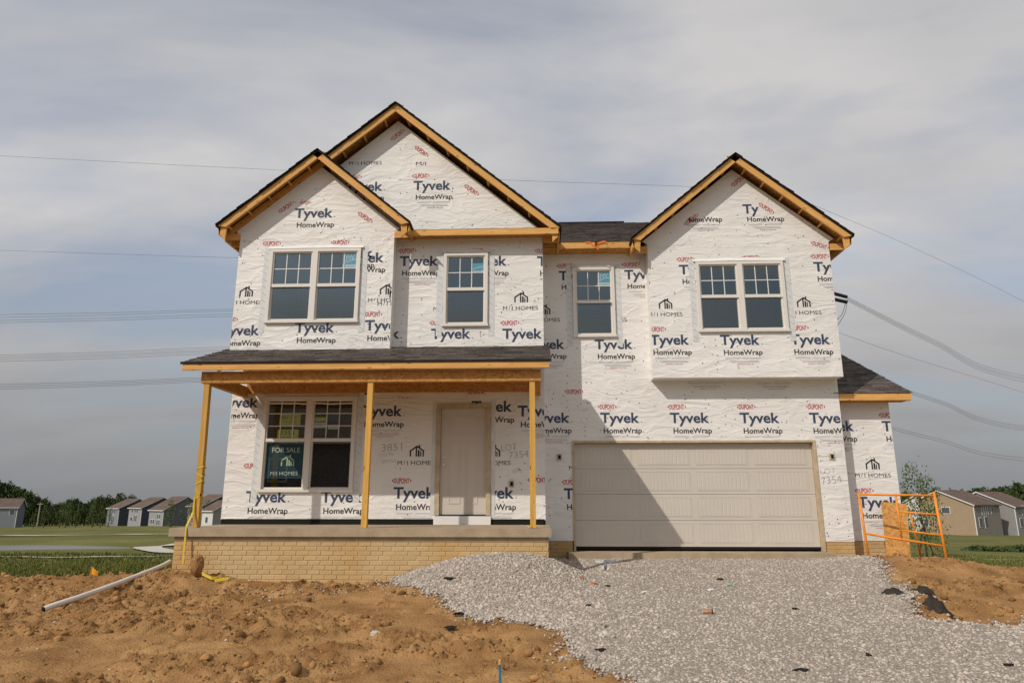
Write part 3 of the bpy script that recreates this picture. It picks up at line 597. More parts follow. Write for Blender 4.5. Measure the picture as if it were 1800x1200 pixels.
# ---- windows
def window(key, y, sticker=None):
    x0, x1, z0, z1, nu = WIN[key]; big = (z1-z0) > 1.7
    w = bpy.data.objects.new('window', None); COL.objects.link(w); w.parent = HOUSE
    fr = MB(); f = .062; yf, yb = y-.045, y+.06
    fr.box(x0, x1, yf, yb, z1-f, z1).box(x0-.012, x1+.012, yf-.012, yb, z0-.005, z0+f*.8).box(x0, x0+f, yf, yb, z0+f*.8, z1-f).box(x1-f, x1, yf, yb, z0+f*.8, z1-f)
    cxs = [x0+f]
    if nu == 2: xc = (x0+x1)/2; fr.box(xc-.055, xc+.055, yf, yb, z0+f*.8, z1-f); units = [(x0+f, xc-.055), (xc+.055, x1-f)]
    else: units = [(x0+f, x1-f)]
    fr.build('frame', 'vinyl', w)
    zm = z0+(z1-z0)*(.535 if big else .50)
    for ui, (a, b) in enumerate(units):
        s = MB(); r_ = .028
        s.box(a, b, y-.025, y+.03, zm-.03, zm+.035).box(a, a+r_, y-.02, y+.03, zm+.035, z1-f).box(b-r_, b, y-.02, y+.03, zm+.035, z1-f).box(a+r_, b-r_, y-.02, y+.03, z1-f-r_, z1-f)
        s.build('upper_sash', 'vinyl', w)
        s = MB(); s.box(a, a+r_, y+.005, y+.05, z0+f*.8, zm-.03).box(b-r_, b, y+.005, y+.05, z0+f*.8, zm-.03).box(a+r_, b-r_, y+.005, y+.05, z0+f*.8, z0+f*.8+r_*1.3); s.build('lower_sash', 'vinyl', w)
        MB().poly([(a+r_, y+.01, zm+.035), (b-r_, y+.01, zm+.035), (b-r_, y+.01, z1-f-r_), (a+r_, y+.01, z1-f-r_)]).build('pane', 'glass', w)
        MB().poly([(a+r_, y+.03, z0+f*.8+r_), (b-r_, y+.03, z0+f*.8+r_), (b-r_, y+.03, zm-.03), (a+r_, y+.03, zm-.03)]).build('pane', 'glass', w)
        ga, gb_, gz0, gz1 = a+r_, b-r_, zm+.035, z1-f-r_; rows = 3 if big else 2
        for k in (1, 2): xx_ = ga+(gb_-ga)*k/3; MB().box(xx_-.009, xx_+.009, y+.002, y+.0092, gz0, gz1).build('muntin', 'muntin', w)
        for k in range(1, rows): zz = gz0+(gz1-gz0)*k/rows; MB().box(ga, gb_, y+.001, y+.0088, zz-.009, zz+.009).build('muntin', 'muntin', w)
        if sticker and sticker[0] == ui:
            cell = (gb_-ga)/3; sx0 = gb_-cell*1.12 if sticker[1] == 0 else gb_-cell*1.05; hh = (gz1-gz0)/rows; sz1 = gz1-.005 if sticker[1] == 0 else gz1-hh*.38; sz0 = gz1-hh*1.03; ys_ = y+.013
            st = MB(); st.box(sx0, gb_-.005, ys_, ys_+.001, sz0, sz1, 1); zb = sz0+(sz1-sz0)*.27
            st.box(sx0, gb_-.005, ys_-.001, ys_, zb, sz1, 0)
            n_ = 8
            for k in range(n_):      # the white swoosh
                t0, t1 = k/n_, (k+1)/n_; fx = lambda t_: sx0+.02+(gb_-sx0-.03)*t_; fz = lambda t_: zb+.01+(sz1-zb)*.36*math.sin(t_*1.9)
                st.poly([(fx(t0), ys_-.0015, fz(t0)), (fx(t1), ys_-.0015, fz(t1)), (fx(t1), ys_-.0015, fz(t1)+.016), (fx(t0), ys_-.0015, fz(t0)+.016)], 1)
            so_ = st.build('sticker', ['teal', 'sticker_white', 'tape_ink'], w)
            if sticker[1] == 0: flat_text('JW', sx0+.05, zb+(sz1-zb)*.45, gb_-sx0-.09, (sz1-zb)*.42, ys_-.002, 'sticker_white', w)
            flat_text('ELDWEN', sx0+.03, sz0+.02, gb_-sx0-.06, .035, ys_-.002, 'tape_ink', w)
    # flashing tape down both sides and dangling a little below, with its slanting print
    for sx, a in ((-1, x0-.135), (1, x1+.015)):
        o = bpy.data.objects.new('flashing_tape', None)
        tp = MB(); zt, zb = z1+.07, z0-.20
        tp.box(a, a+.12, y-.005, y-.0035, zb, zt, 0)
        k = zb+.05
        while k < zt-.1:
            tp.poly([(a+.015, y-.006, k+.07), (a+.018, y-.006, k+.062), (a+.105, y-.006, k), (a+.102, y-.006, k+.008)], 1); k += .145
        tp.build('flashing_tape', ['tape', 'tape_ink'], w)
    # the loose flap of wrap above the head
    fp = MB(); n_ = 10
    for k in range(n_):
        a = x0-.05+(x1-x0+.1)*k/n_; b = x0-.05+(x1-x0+.1)*(k+1)/n_; ha = .03+.035*math.sin(math.pi*k/n_)+.01*math.sin(k*2.1); hb = .03+.035*math.sin(math.pi*(k+1)/n_)+.01*math.sin((k+1)*2.1)
        fp.poly([(a, y-.03-ha*.3, z1+.008), (b, y-.03-hb*.3, z1+.008), (b, y-.003, z1+.03+hb), (a, y-.003, z1+.03+ha)])
    fp.build('wrap_flap', 'wrap', w)
    return w
def flat_text(txt, x, z, w, h, y, matname, parent, bold=0., name='lettering'):
    v, f = word(txt, bold); m = MB(); m.v = [(x+a*w, y, z+b*h) for a, b in v]; m.f = f; m.m = [0]*len(f); return m.build(name, matname, parent)
window('ul', LBY, (1, 0)); window('mid', LW, (0, 1)); window('gw', GW, (0, 0)); window('rw', RBY)
w = window('lw', LW)
# papers and the sale sign behind the porch window's glass
x0, x1, z0, z1, _ = WIN['lw']; xc = (x0+x1)/2; yb = LW+.034
sg = MB().box(x0+.10, xc-.09, yb+.004, yb+.010, 1.36, 2.05).build('sale_sign', 'sign_teal', w)
sg = w
flat_text('FOR', x0+.20, 1.86, .25, .10, yb+.002, 'sign_txt', sg, .02); flat_text('SALE', x0+.485, 1.86, .27, .10, yb+.002, 'sign_txt', sg)
flat_text('M/I HOMES', x0+.20, 1.42, .54, .075, yb+.002, 'sign_txt', sg, .004)
ic = Print(yb+.002, (-9, 0, 0, 9)); ic.homes(x0+.175, 1.53, 'I', 0, .95); io = ic.build('sign_emblem', sg); io.data.materials.clear(); io.data.materials.append(M['sign_green'])
yq = LW+.0135
def paper(x, z, w_, h_, matname, lines):
    MB().box(x, x+w_, yq+.003, yq+.005, z, z+h_).build('paper_notice', matname, sg)
    for t_, a, b, ww, hh in lines: flat_text(t_, x+a, z+b, ww, hh, yq+.002, 'ink_black', sg)
zA = P(520, 776, LW).z
paper(P(490, 750, LW).x, P(490, 749, LW).z, .42, .235, 'yellow_paper', [('3851', .03, .15, .17, .06), ('COLT', .23, .16, .15, .04), ('STREET ADDRESS', .06, .085, .28, .022), ('DATE', .17, .05, .08, .016)])
paper(P(486, 777, LW).x, P(486, 777, LW).z, .42, .25, 'yellow_paper', [('7354', .06, .15, .28, .075), ('LOT NUMBER', .10, .09, .2, .025)])
paper(P(551, 752, LW).x, P(551, 752, LW).z, .25, .115, 'sticker_white', [('PERMIT', .05, .05, .12, .022)]); paper(P(552, 740, LW).x, P(552, 740, LW).z, .245, .08, 'yellow_paper', [])
paper(P(576, 752, LW).x, P(576, 754, LW).z, .21, .09, 'sticker_white', [('NOTICE', .06, .04, .09, .02)]); paper(P(576, 740, LW).x, P(576, 740, LW).z, .21, .16, 'sign_teal', [])

# ---- front door
d = bpy.data.objects.new('front_door', None); COL.objects.link(d); d.parent = HOUSE
a, b, z0, z1 = DOOR; f = .085
MB().box(a, a+f, LW-.03, LW+.12, z0+.17, z1).box(b-f, b, LW-.03, LW+.12, z0+.17, z1).box(a+f, b-f, LW-.03, LW+.12, z1-f, z1).build('door_frame', 'jamb', d)
MB().box(a-.01, b+.01, LW-.05, LW+.12, z0-.002, z0+.155).build('threshold_board', 'white', d)
MB().box(a+f, b-f, LW-.02, LW+.12, z0+.155, z0+.175).build('sill', 'rubber', d)
da, db, dz0, dz1 = a+f+.004, b-f-.004, z0+.182, z1-f-.004
MB().box(da, db, LW+.035, LW+.08, dz0, dz1).build('door_leaf', 'door', d)
def dpanel(x0, x1, z0, z1):
    m = MB(); e = .028
    for (p, q) in (((x0, z0, x1, z0+e), 0), ((x0, z1-e, x1, z1), 0), ((x0, z0+e, x0+e, z1-e), 0), ((x1-e, z0+e, x1, z1-e), 0)): m.box(p[0], p[2], LW+.0275, LW+.0345, p[1], p[3])
    m.build('panel_moulding', 'door', d)
wd = db-da; dpanel(da+.16, db-.16, dz1-.52, dz1-.14); dpanel(da+.16, da+wd/2-.05, dz0+.2, dz1-.66); dpanel(da+wd/2+.05, db-.16, dz0+.2, dz1-.66)
for zz, r_ in ((dz0+.93, .03), (dz0+1.07, .024)):
    m = MB(); m.tube([(da+.07, LW+.034, zz), (da+.07, LW+.01, zz), (da+.07, LW-.02, zz), (da+.07, LW-.03, zz)], [r_*.7, r_*.5, r_, r_*.6], 12); m.build('door_knob', 'vinyl', d, True)
for sx, xx_ in ((-1, a-.085), (1, b+.005)):
    MB().box(xx_, xx_+.08, LW-.006, LW-.0035, z0+.17, z1+.06).build('flashing_tape', 'tape', d)

# ---- garage door
gd = bpy.data.objects.new('garage_door', None); COL.objects.link(gd); gd.parent = HOUSE
ga, gb_, gz0, gz1 = GD; gy = 14.25
MB().box(ga, ga+.045, GW-.02, GW+.13, -.03, gz1).box(gb_-.05, gb_, GW-.02, GW+.13, -.03, gz1).box(ga+.045, gb_-.05, GW-.02, GW+.13, gz1-.045, gz1).build('door_jamb', 'jamb', gd)
MB().box(ga+.045, gb_-.05, gy+.0, gy+.04, .0, .045).build('bottom_seal', 'rubber', gd)
dw0, dw1 = ga+.05, gb_-.055; rowh = (2.085-.05)/4
for r_ in range(4):
    zb = .05+rowh*r_; sec = MB(); sec.box(dw0, dw1, gy, gy+.045, zb+.003, zb+rowh-.003); so_ = sec.build('door_section', 'gdoor', gd)
    pw = (dw1-dw0-.16*5+.06)/4
    for c_ in range(4):
        pa = dw0+.13+c_*(pw+.16); pb = pa+pw; za, zb2 = zb+.085, zb+rowh-.075
        m = MB(); m.box(pa-.02, pb+.02, gy-.004, gy-.0005, za-.02, za-.008).box(pa-.02, pb+.02, gy-.004, gy-.0005, zb2+.008, zb2+.02).box(pa-.02, pa-.008, gy-.004, gy-.0005, za-.008, zb2+.008).box(pb+.008, pb+.02, gy-.004, gy-.0005, za-.008, zb2+.008)
        nb = 13; bw = (pb-pa)/nb
        for k in range(nb):
            q0 = pa+k*bw+.004; q1 = pa+(k+1)*bw-.004; g_ = .006
            n0 = len(m.v); m.v += [(q0-.003, gy-.0005, za), (q0+g_, gy-.0038, za), (q1-g_, gy-.0038, za), (q1+.003, gy-.0005, za), (q0-.003, gy-.0005, zb2), (q0+g_, gy-.0038, zb2), (q1-g_, gy-.0038, zb2), (q1+.003, gy-.0005, zb2)]
            for f_ in ((0, 1, 5, 4), (1, 2, 6, 5), (2, 3, 7, 6), (0, 3, 2, 1), (4, 5, 6, 7)): m.f.append(tuple(n0+i for i in f_)); m.m.append(0)
        m.build('panel', 'gdoor', so_)
MB().box(ga-.12, gb_+.04, 13.78, 14.30, -.16, -.035).build('garage_apron', 'concrete', HOUSE)
# electrical box blocks on the wrap
for x, y, D in ((983, 803, GW), (1462, 802, GW), (899, 850, LW)):
    c = P(x, y, D); bx_ = bpy.data.objects.new('outlet_block', None); COL.objects.link(bx_); bx_.parent = HOUSE
    m = MB(); r_ = random.Random(x)
    for k in range(46): a = c.x+r_.gauss(0, .06); b = c.z+r_.gauss(0, .055); m.poly([(a, D-.006, b), (a+r_.uniform(.008, .022), D-.006, b+.004), (a+.01, D-.006, b+r_.uniform(.008, .016))])
    m.build('sealant_specks', 'ink_grey', bx_); MB().box(c.x-.05, c.x+.05, D-.02, D-.007, c.z-.06, c.z+.06).build('box_flange', 'jamb', bx_); MB().box(c.x-.022, c.x+.03, D-.024, D-.0205, c.z-.04, c.z+.04).build('box_opening', 'dark', bx_)

# ---- roofs
def gable(name, cx, half, apex, y0, y1, nlook, wallY):
    """gable roof: shingles, sheathing, two barge boards, lookout blocks, eave fascias"""
    g_ = bpy.data.objects.new(name, None); COL.objects.link(g_); g_.parent = HOUSE
    zt = apex; ez = apex-half*PITCH; th = .030
    nrm = Vector((PITCH, 0, 1)).normalized()
    jag = random.Random(int(cx*100))
    for sg in (-1, 1):
        m = MB(); ov = .035
        m.prism([(cx, zt-th), (cx+sg*(half+ov), ez-ov*PITCH-th), (cx+sg*(half+ov), ez-ov*PITCH), (cx, zt)][::sg], y0-.03, y1); m.build('shingles', 'shingle_edge', g_)
        zz = zt-th-.002; e2 = ez-th-.002
        m = MB(); m.prism([(cx, zz-.022), (cx+sg*half, e2-.022), (cx+sg*half, e2), (cx, zz)][::sg], y0+.03, y1); m.build('roof_sheathing', 'osb', g_)
        # shingle butts showing as a ragged dark line along the rake
        m = MB(); k = 0.; ln = half+ov
        while k < ln-.02:
            st = min(.143, ln-k); xa, xb = cx+sg*k, cx+sg*(k+st); za, zb = zt-k*PITCH, zt-(k+st)*PITCH; u = jag.uniform(.006, .018)
            m.prism([(xa, za+.002), (xb, zb+.002), (xb, zb+u+.006), (xa, za+.004)][::sg], y0-.045-jag.uniform(0, .02), y0+.2); k += st
        m.build('rake_shingle_butts', 'shingle_edge', g_)
        hb = .15
        a_ = Vector((cx, y0, zt-th-.026-hb*.5)); b_ = Vector((cx+sg*(half+.01), y0, ez-th-.026-hb*.5-.008))
        m = MB(); x_a, x_b = cx+sg*.001, cx+sg*half; top_a, top_b = zt-th-.006, ez-th-.006; hv = .165
        # barge board as a plank with plumb cuts, with its own length axis
        ang = math.atan2(-(PITCH)*half, half); o = MB(); ln = math.hypot(half, half*PITCH); c_ = math.cos(ang)
        for yy_ in (y0, y0+.038): o.v += [(0, yy_-y0, 0), (ln, yy_-y0, 0), (ln-hv*math.sin(-ang), yy_-y0, -hv*math.cos(ang)), (-hv*math.sin(-ang), yy_-y0, -hv*math.cos(ang))]
        o.f += [(0, 3, 2, 1), (4, 5, 6, 7), (0, 1, 5, 4), (1, 2, 6, 5), (2, 3, 7, 6), (3, 0, 4, 7)]; o.m = [0]*6
        bo = o.build('barge_board', 'lumber', g_)
        if sg > 0: bo.matrix_local = Matrix.Translation((cx, y0, zt-th-.004)) @ Matrix.Rotation(-ang, 4, 'Y')
        else: bo.matrix_local = Matrix.Translation((cx, y0+.038, zt-th-.004)) @ Matrix.Rotation(math.pi, 4, 'Z') @ Matrix.Rotation(-ang, 4, 'Y')
        for k in range(nlook):
            q = (k+.62)/nlook; xx_ = cx+sg*half*q; zz = zt-th-.026-half*q*PITCH
            board('lookout', (xx_, y0+.039, zz-.055), (xx_, wallY+.05, zz-.055), .04, .09, 'lumber', g_, up=(sg*PITCH, 0, 1))
        board('eave_fascia', (cx+sg*(half-.02), y0+.04, ez-th-.10), (cx+sg*(half-.02), y1, ez-th-.10), .038, .14, 'lumber', g_)
        if wallY-y0 > .2:      # boxed return under the eave end
            hx = lambda d: cx+sg*(half-d)
            m = MB(); m.prism([(hx(.0), ez-.06), (hx(.02), ez-.19), (hx(.15), ez-.32), (hx(.17), ez-.05)][::-sg], y0+.04, y0+.08); m.build('rafter_tail', 'lumber', g_)
            m = MB(); m.box(min(hx(.05), hx(.34)), max(hx(.05), hx(.34)), wallY-.04, wallY-.005, ez-.24, ez-.10); m.build('eave_block', 'lumber', g_)
    return g_
gable('left_gable_roof', -4.53, 1.95, 8.02, LBY-.31, 17.0, 5, LBY)
gable('main_gable_roof', -3.015, 3.465, 9.25, LW-.31, 24.0, 8, LW)
gable('right_gable_roof', 4.23, 2.25, 8.17, RBY-.31, 19.6, 6, RBY)
# ledge at the foot of the main gable
lg = bpy.data.objects.new('gable_ledge', None); COL.objects.link(lg); lg.parent = HOUSE
board('ledge_fascia', (-2.62, LW-.29, 6.265), (.42, LW-.29, 6.265), .04, .125, 'lumber', lg)
m = MB(); m.poly([(-2.9, LW-.31, 6.335), (.43, LW-.31, 6.335), (.43, LW+.0, 6.42), (-2.9, LW+.0, 6.42)]).build('ledge_cover', 'felt', lg)
m = MB(); m.box(-2.9, .40, LW-.27, LW-.005, 6.25, 6.262).build('ledge_soffit', 'osb', lg)
# sloping roofs with real shingle tabs
def shingle_field(name, parent, o, ex, es, wid, length, left=None, right=None, seed=1):
    """o: eave corner; ex: unit along the eave; es: unit up the slope; left/right trims at slope distance s"""
    r_ = random.Random(seed); m = MB(); o = Vector(o); ex = Vector(ex); es = Vector(es); nn = ex.cross(es).normalized(); c = 0; s_ = -.02
    while s_ < length:
        u = -r_.uniform(0, .3)
        a0 = left(s_) if left else 0; b0 = right(s_) if right else wid
        while u < wid:
            w_ = r_.choice((.12, .17, .22, .3, .36)); p, q = max(u, a0), min(u+w_-.006, b0); u += w_
            if q-p < .02: continue
            th = r_.choice((.004, .004, .011)); se = min(s_+.16, length)
            A = o+ex*p+es*s_; B = o+ex*q+es*s_; C_ = o+ex*q+es*se; D_ = o+ex*p+es*se
            n0 = len(m.v); m.v += [tuple(A+nn*.002), tuple(B+nn*.002), tuple(A+nn*(.008+th)), tuple(B+nn*(.008+th)), tuple(C_+nn*(th*.5+.001)), tuple(D_+nn*(th*.5+.001))]
            for f_ in ((0, 1, 3, 2), (2, 3, 4, 5), (0, 2, 5), (1, 4, 3)): m.f.append(tuple(n0+i for i in f_)); m.m.append(0)
        s_ += .143; c += 1
    return stuff(m.build(name, 'shingle', parent))
# porch roof
pf = bpy.data.objects.new('porch_roof', None); COL.objects.link(pf); pf.parent = HOUSE
PE, pz, pl, prr = 11.47, 3.29, -6.22, .185; psl = (3.945-3.29)/(LW-PE); pv = Vector((0, 1, psl)).normalized(); plen = (LW-PE)/pv.y
m = MB(); m.prism([(0, 0)]*0 or [(pl, 0), (prr, 0), (prr, 0), (pl, 0)], 0, 0) if False else None
m = MB(); dz = .03
m.v = [(pl, PE, pz-dz), (prr, PE, pz-dz), (prr, LW, pz-dz+psl*(LW-PE)), (pl, LW, pz-dz+psl*(LW-PE)), (pl, PE, pz-.003), (prr, PE, pz-.003), (prr, LW, pz-.003+psl*(LW-PE)), (pl, LW, pz-.003+psl*(LW-PE))]
m.f = [(0, 3, 2, 1), (4, 5, 6, 7), (0, 1, 5, 4), (1, 2, 6, 5), (2, 3, 7, 6), (3, 0, 4, 7)]; m.m = [0]*6; m.build('roof_sheathing', 'osb', pf)
shingle_field('shingles', pf, (pl-.03, PE, pz), (1, 0, 0), pv, prr-pl+.06, plen-.02, seed=3)
MB().box(pl-.03, prr+.03, PE-.035, PE-.004, pz-.035, pz+.006).build('drip_edge', 'shingle_edge', pf)
board('fascia', (pl+.01, PE-.0, 3.205), (-2.55, PE-.0, 3.205), .04, .118, 'lumber', pf); board('fascia', (-2.547, PE-.0, 3.206), (prr-.01, PE-.0, 3.206), .04, .118, 'lumber', pf)
board('beam', (-5.93, 11.66, 3.045), (.03, 11.66, 3.045), .13, .20, 'osb', pf)
for x in (-5.87, -.03): board('side_beam', (x, 11.73, 3.045), (x, LW-.005, 3.045), .11, .20, 'osb', pf)
for k in range(11):
    x = -5.6+k*.545; board('rafter', (x, PE+.03, 3.19), (x, LW-.01, 3.19+psl*(LW-PE-.04)), .038, .12, 'lumber', pf)
board('ledger', (X0+.3, LW-.025, 3.12), (XM-.12, LW-.025, 3.12), .04, .2, 'osb', pf)
for x, z in ((-5.80, 0), (-2.93, 0), (-.12, 0)):
    p_ = board('porch_post', (x+.02*(x < -5), 11.66, .50), (x-.03*(x < -5), 11.66, 2.945), .095, .095, 'post', HOUSE, up=(0, 1, 0))
# garage upper roof between the gables
gf = bpy.data.objects.new('garage_roof', None); COL.objects.link(gf); gf.parent = HOUSE
gs = .5; gv = Vector((0, 1, gs)).normalized(); gye, gze = GW-.30, 6.345
m = MB(); m.v = []
for dz in (-.035, -.003): m.v += [(XM+.02, gye, gze+dz), (X1+.25, gye, gze+dz), (X1+.25, gye+5.5, gze+dz+2.75), (XM+.02, gye+5.5, gze+dz+2.75), ]
m.f = [(0, 3, 2, 1), (4, 5, 6, 7), (0, 1, 5, 4), (1, 2, 6, 5), (2, 3, 7, 6), (3, 0, 4, 7)]; m.m = [0]*6; m.build('roof_sheathing', 'osb', gf)
shingle_field('shingles', gf, (XM+.02, gye-.01, gze), (1, 0, 0), gv, 3.2, 6.1, seed=5)
m = MB(); m.v = [(X1+.25, gye+5.5, gze+2.75), (XM, gye+5.5, gze+2.75), (XM, gye+11, gze), (X1+.25, gye+11, gze)]; m.f = [(0, 1, 2, 3)]; m.m = [0]; m.build('rear_slope', 'shingle', gf)
MB().box(.62, 2.6, gye+5.44, gye+5.56, gze+2.745, gze+2.785).build('ridge_cap', 'shingle_edge', gf)
board('fascia', (XM+.01, gye-.005, 6.262), (1.22, gye-.005, 6.262), .04, .135, 'lumber', gf); board('fascia', (1.30, gye-.004, 6.262), (2.02, gye-.004, 6.262), .04, .135, 'lumber', gf)
board('sub_fascia', (1.0, gye+.04, 6.265), (1.6, gye+.04, 6.265), .04, .12, 'osb', gf)
MB().box(XM+.01, 2.1, gye+.02, GW-.003, 6.185, 6.197).build('soffit', 'osb', gf)
# wing roof: a hip
wf = bpy.data.objects.new('wing_roof', None); COL.objects.link(wf); wf.parent = HOUSE
wy, wz, wx, wp, rg = WW-.30, 3.09, 7.60, .48, 17.35
zr = wz+wp*(rg-wy); m = MB()
for ya, yb_ in ((wy, rg), (2*rg-wy, rg)):
    n0 = len(m.v); q = [(X1, ya, wz-.03), (wx, ya, wz-.03), (wx, yb_, zr-.03), (X1, yb_, zr-.03)]; m.v += q+[(p[0], p[1], p[2]+.027) for p in q]
    for f_ in ((0, 3, 2, 1), (4, 5, 6, 7), (0, 1, 5, 4), (1, 2, 6, 5), (2, 3, 7, 6), (3, 0, 4, 7)): m.f.append(tuple(n0+i for i in f_)); m.m.append(0)
m.build('roof_sheathing', 'osb', wf)
wv = Vector((0, 1, wp)).normalized(); shingle_field('shingles', wf, (X1-.1, wy-.01, wz), (1, 0, 0), wv, wx-X1+.13, (rg-wy)/wv.y, seed=8)
m = MB(); m.poly([(wx, 2*rg-wy, wz), (X1, 2*rg-wy, wz), (X1, rg, zr), (wx, rg, zr)]); m.build('rear_slope', 'shingle', wf)
m = MB(); m.poly([(XW, WW, 2.98), (XW, 2*rg-WW, 2.98), (XW, rg, zr-.06)]); m.build('gable_end', 'wrap', wf)
board('fascia', (X1+.01, wy, 3.005), (wx, wy, 3.005), .04, .135, 'lumber', wf); board('rake_board', (wx-.02, wy+.03, 2.985), (wx-.02, rg, 2.985+wp*(rg-wy-.03)), .038, .12, 'lumber', wf)
MB().box(X1+.02, wx-.05, wy+.022, WW-.003, 2.935, 2.947).build('soffit', 'osb', wf)
# scrap of orange ribbon on the garage eave
m = MB(); rb = [(1.02, 6.30), (1.12, 6.31), (1.22, 6.20), (1.30, 6.15), (1.27, 6.28), (1.42, 6.32), (1.47, 6.29)]
for k in range(len(rb)-1): (a, b), (c_, d_) = rb[k], rb[k+1]; m.poly([(a, gye-.035-.004*k, b), (c_, gye-.035-.004*k, d_), (c_, gye-.035-.004*k, d_+.035), (a, gye-.035-.004*k, b+.035)])
M['ribbon'] = mat('orange_ribbon', (.85, .17, .03), .5, .3); m.build('marking_ribbon', 'ribbon', gf)

# ---- porch base: slab on brick-faced foundation, every brick its own piece
pb = bpy.data.objects.new('porch_base', None); COL.objects.link(pb); pb.parent = HOUSE
sl_ = MB(); SX0, SX1, SY, SZ0, SZ1 = -6.13, .178, 11.45, .363, .4965
sl_.prism([(SX0, SZ0), (SX1, SZ0), (SX1, SZ1-.012), (SX1-.012, SZ1), (SX0+.012, SZ1), (SX0, SZ1-.012)], SY, LW-.003); sl_.build('porch_slab', 'concrete', pb)
BX0, BX1, BY = -6.05, .125, 11.52
core = MB().box(BX0, BX1, BY, LW, -.9, SZ0-.001).build('foundation_core', 'mortar', pb)
MB().box(BX0-.004, BX1+.004, BY-.012, LW, SZ0-.075, SZ0-.002).build('foundation_cap', 'concrete', pb)
def brick_mesh(L, H, seed):
    r_ = random.Random(seed); j = lambda: r_.uniform(-.0015, .0015); c_ = .005; dpt = .008
    v = [(0, 0, 0), (L, 0, 0), (L, 0, H), (0, 0, H), (c_+j(), -dpt+j(), c_+j()), (L-c_+j(), -dpt+j(), c_+j()), (L-c_+j(), -dpt+j(), H-c_+j()), (c_+j(), -dpt+j(), H-c_+j())]
    f = [(4, 5, 6, 7), (0, 1, 5, 4), (1, 2, 6, 5), (2, 3, 7, 6), (3, 0, 4, 7)]
    me = bpy.data.meshes.new('brick'); me.from_pydata(v, [], f); me.materials.append(M['brick']); return me
CH = .0745; BL = .205
BM_ = [brick_mesh(BL-.007, CH-.008, s) for s in range(4)]; BH = [brick_mesh(BL/2-.007, CH-.008, 9)]
def lay(parent, x0, x1, ztop, rows, y, seed, rot=0.0, ox=0., oy=0.):
    r_ = random.Random(seed)
    for r in range(rows):
        z = ztop-CH*(r+1); x = x0+(0 if r % 2 == 0 else -BL*r_.choice((.5, .33, .6)))
        while x < x1-.03:
            a, b = max(x, x0), min(x+BL, x1); me = r_.choice(BM_)
            if b-a > .04:
                o = link('brick', me, parent); o.scale.x = (b-a-.007)/(BL-.007)
                if rot: o.location = (ox, oy+(a-x0), z+.004); o.rotation_euler.z = rot
                else: o.location = (a+.0035, y, z+.004)
            x += BL
lay(core, BX0, BX1, SZ0-.078, 9, BY, 1)
lay(core, 0, LW-BY-.02, SZ0-.078, 7, 0, 2, R(90), BX1, BY+.01)
gfn = MB().box(XM+.02, GD[0]-.02, GW+.012, GW+.4, -.6, .158).box(GD[1]+.02, X1-.004, GW+.012, GW+.4, -.6, .158).box(X1-.3, X1-.002, GW+.4, 23.5, -.9, .158).box(X1, XW-.004, WW+.012, 20, -.9, .158).build('garage_foundation', 'mortar', HOUSE)
lay(gfn, XM+.03, GD[0]-.03, .156, 4, GW+.012, 3); lay(gfn, GD[1]+.03, X1-.005, .156, 6, GW+.012, 4); lay(gfn, X1+.01, XW-.005, .156, 6, WW+.012, 5)
# bottom strip of dark sill paper under the wrap at the porch
m = MB(); m.box(X0+.01, DOOR[0]-.02, LW-.004, LW+.02, .497, .60).box(DOOR[1]+.02, XM-.02, LW-.004, LW+.02, .497, .60); m.build('sill_seal', 'dark', HOUSE)

# ================================================================ things on the lot
def gz(x, y): return float(lot_h(np.array([x]), np.array([y]))[0])
# scaffold end frame
sf = thing('scaffold_frame', 'orange tubular scaffold end frame standing on the dirt beside the garage corner', 'scaffold', (0, 0, 0))
A0 = P(1528, 988, 13.45); A1 = P(1509, 866, 13.62); B0 = P(1667, 1000, 12.95); B1 = P(1642, 868, 13.1); A0.z = min(A0.z, gz(A0.x, A0.y)+.02); B0.z = min(B0.z, gz(B0.x, B0.y)+.02)
lerp = lambda a, b, t_: a+(b-a)*t_
MB().tube([A0, A1], .023, 10).build('post', 'scaf', sf, True); MB().tube([B0, B1+(B1-B0)*.03], .023, 10).build('post', 'scaf', sf, True)
MB().tube([A1-(A1-A0)*.02, B1-(B1-B0)*.02], .021, 10).build('top_rail', 'scaf', sf, True)
MB().tube([lerp(A0, A1, .41), lerp(B0, B1, .30)], .021, 10).build('bottom_rail', 'scaf', sf, True)
tm, bm_ = lerp(A1, B1, .50), lerp(lerp(A0, A1, .41), lerp(B0, B1, .30), .48)
MB().tube([tm, bm_], .018, 10).build('inner_post', 'scaf', sf, True)
for q in (.40, .80): MB().tube([lerp(tm, bm_, q), lerp(B1, lerp(B0, B1, .30), q)], .016, 8).build('rung', 'scaf', sf, True)
bz = P(1622, 985, 14.1); MB().tube([bz-Vector((0, 0, .1)), P(1598, 893, 13.55)], .018, 8).build('brace', 'scaf', sf, True)
# sheet of osb leaning there
o = MB(); a = P(1559, 987, 13.75); b = P(1601, 988, 13.7); c = P(1594, 885, 14.2); d_ = P(1549, 881, 14.25)
n_ = (b-a).cross(d_-a).normalized()*.012; o.v = [tuple(p) for p in (a-Vector((0, 0, .15)), b-Vector((0, 0, .15)), c, d_)]+[tuple(p-n_) for p in (a-Vector((0, 0, .15)), b-Vector((0, 0, .15)), c, d_)]
o.f = [(0, 1, 2, 3), (7, 6, 5, 4), (0, 4, 5, 1), (1, 5, 6, 2), (2, 6, 7, 3), (3, 7, 4, 0)]; o.m = [0]*6
tag(o.build('osb_sheet', 'osb'), 'narrow orange-brown sheet of strand board leaning behind the scaffold frame', 'board')
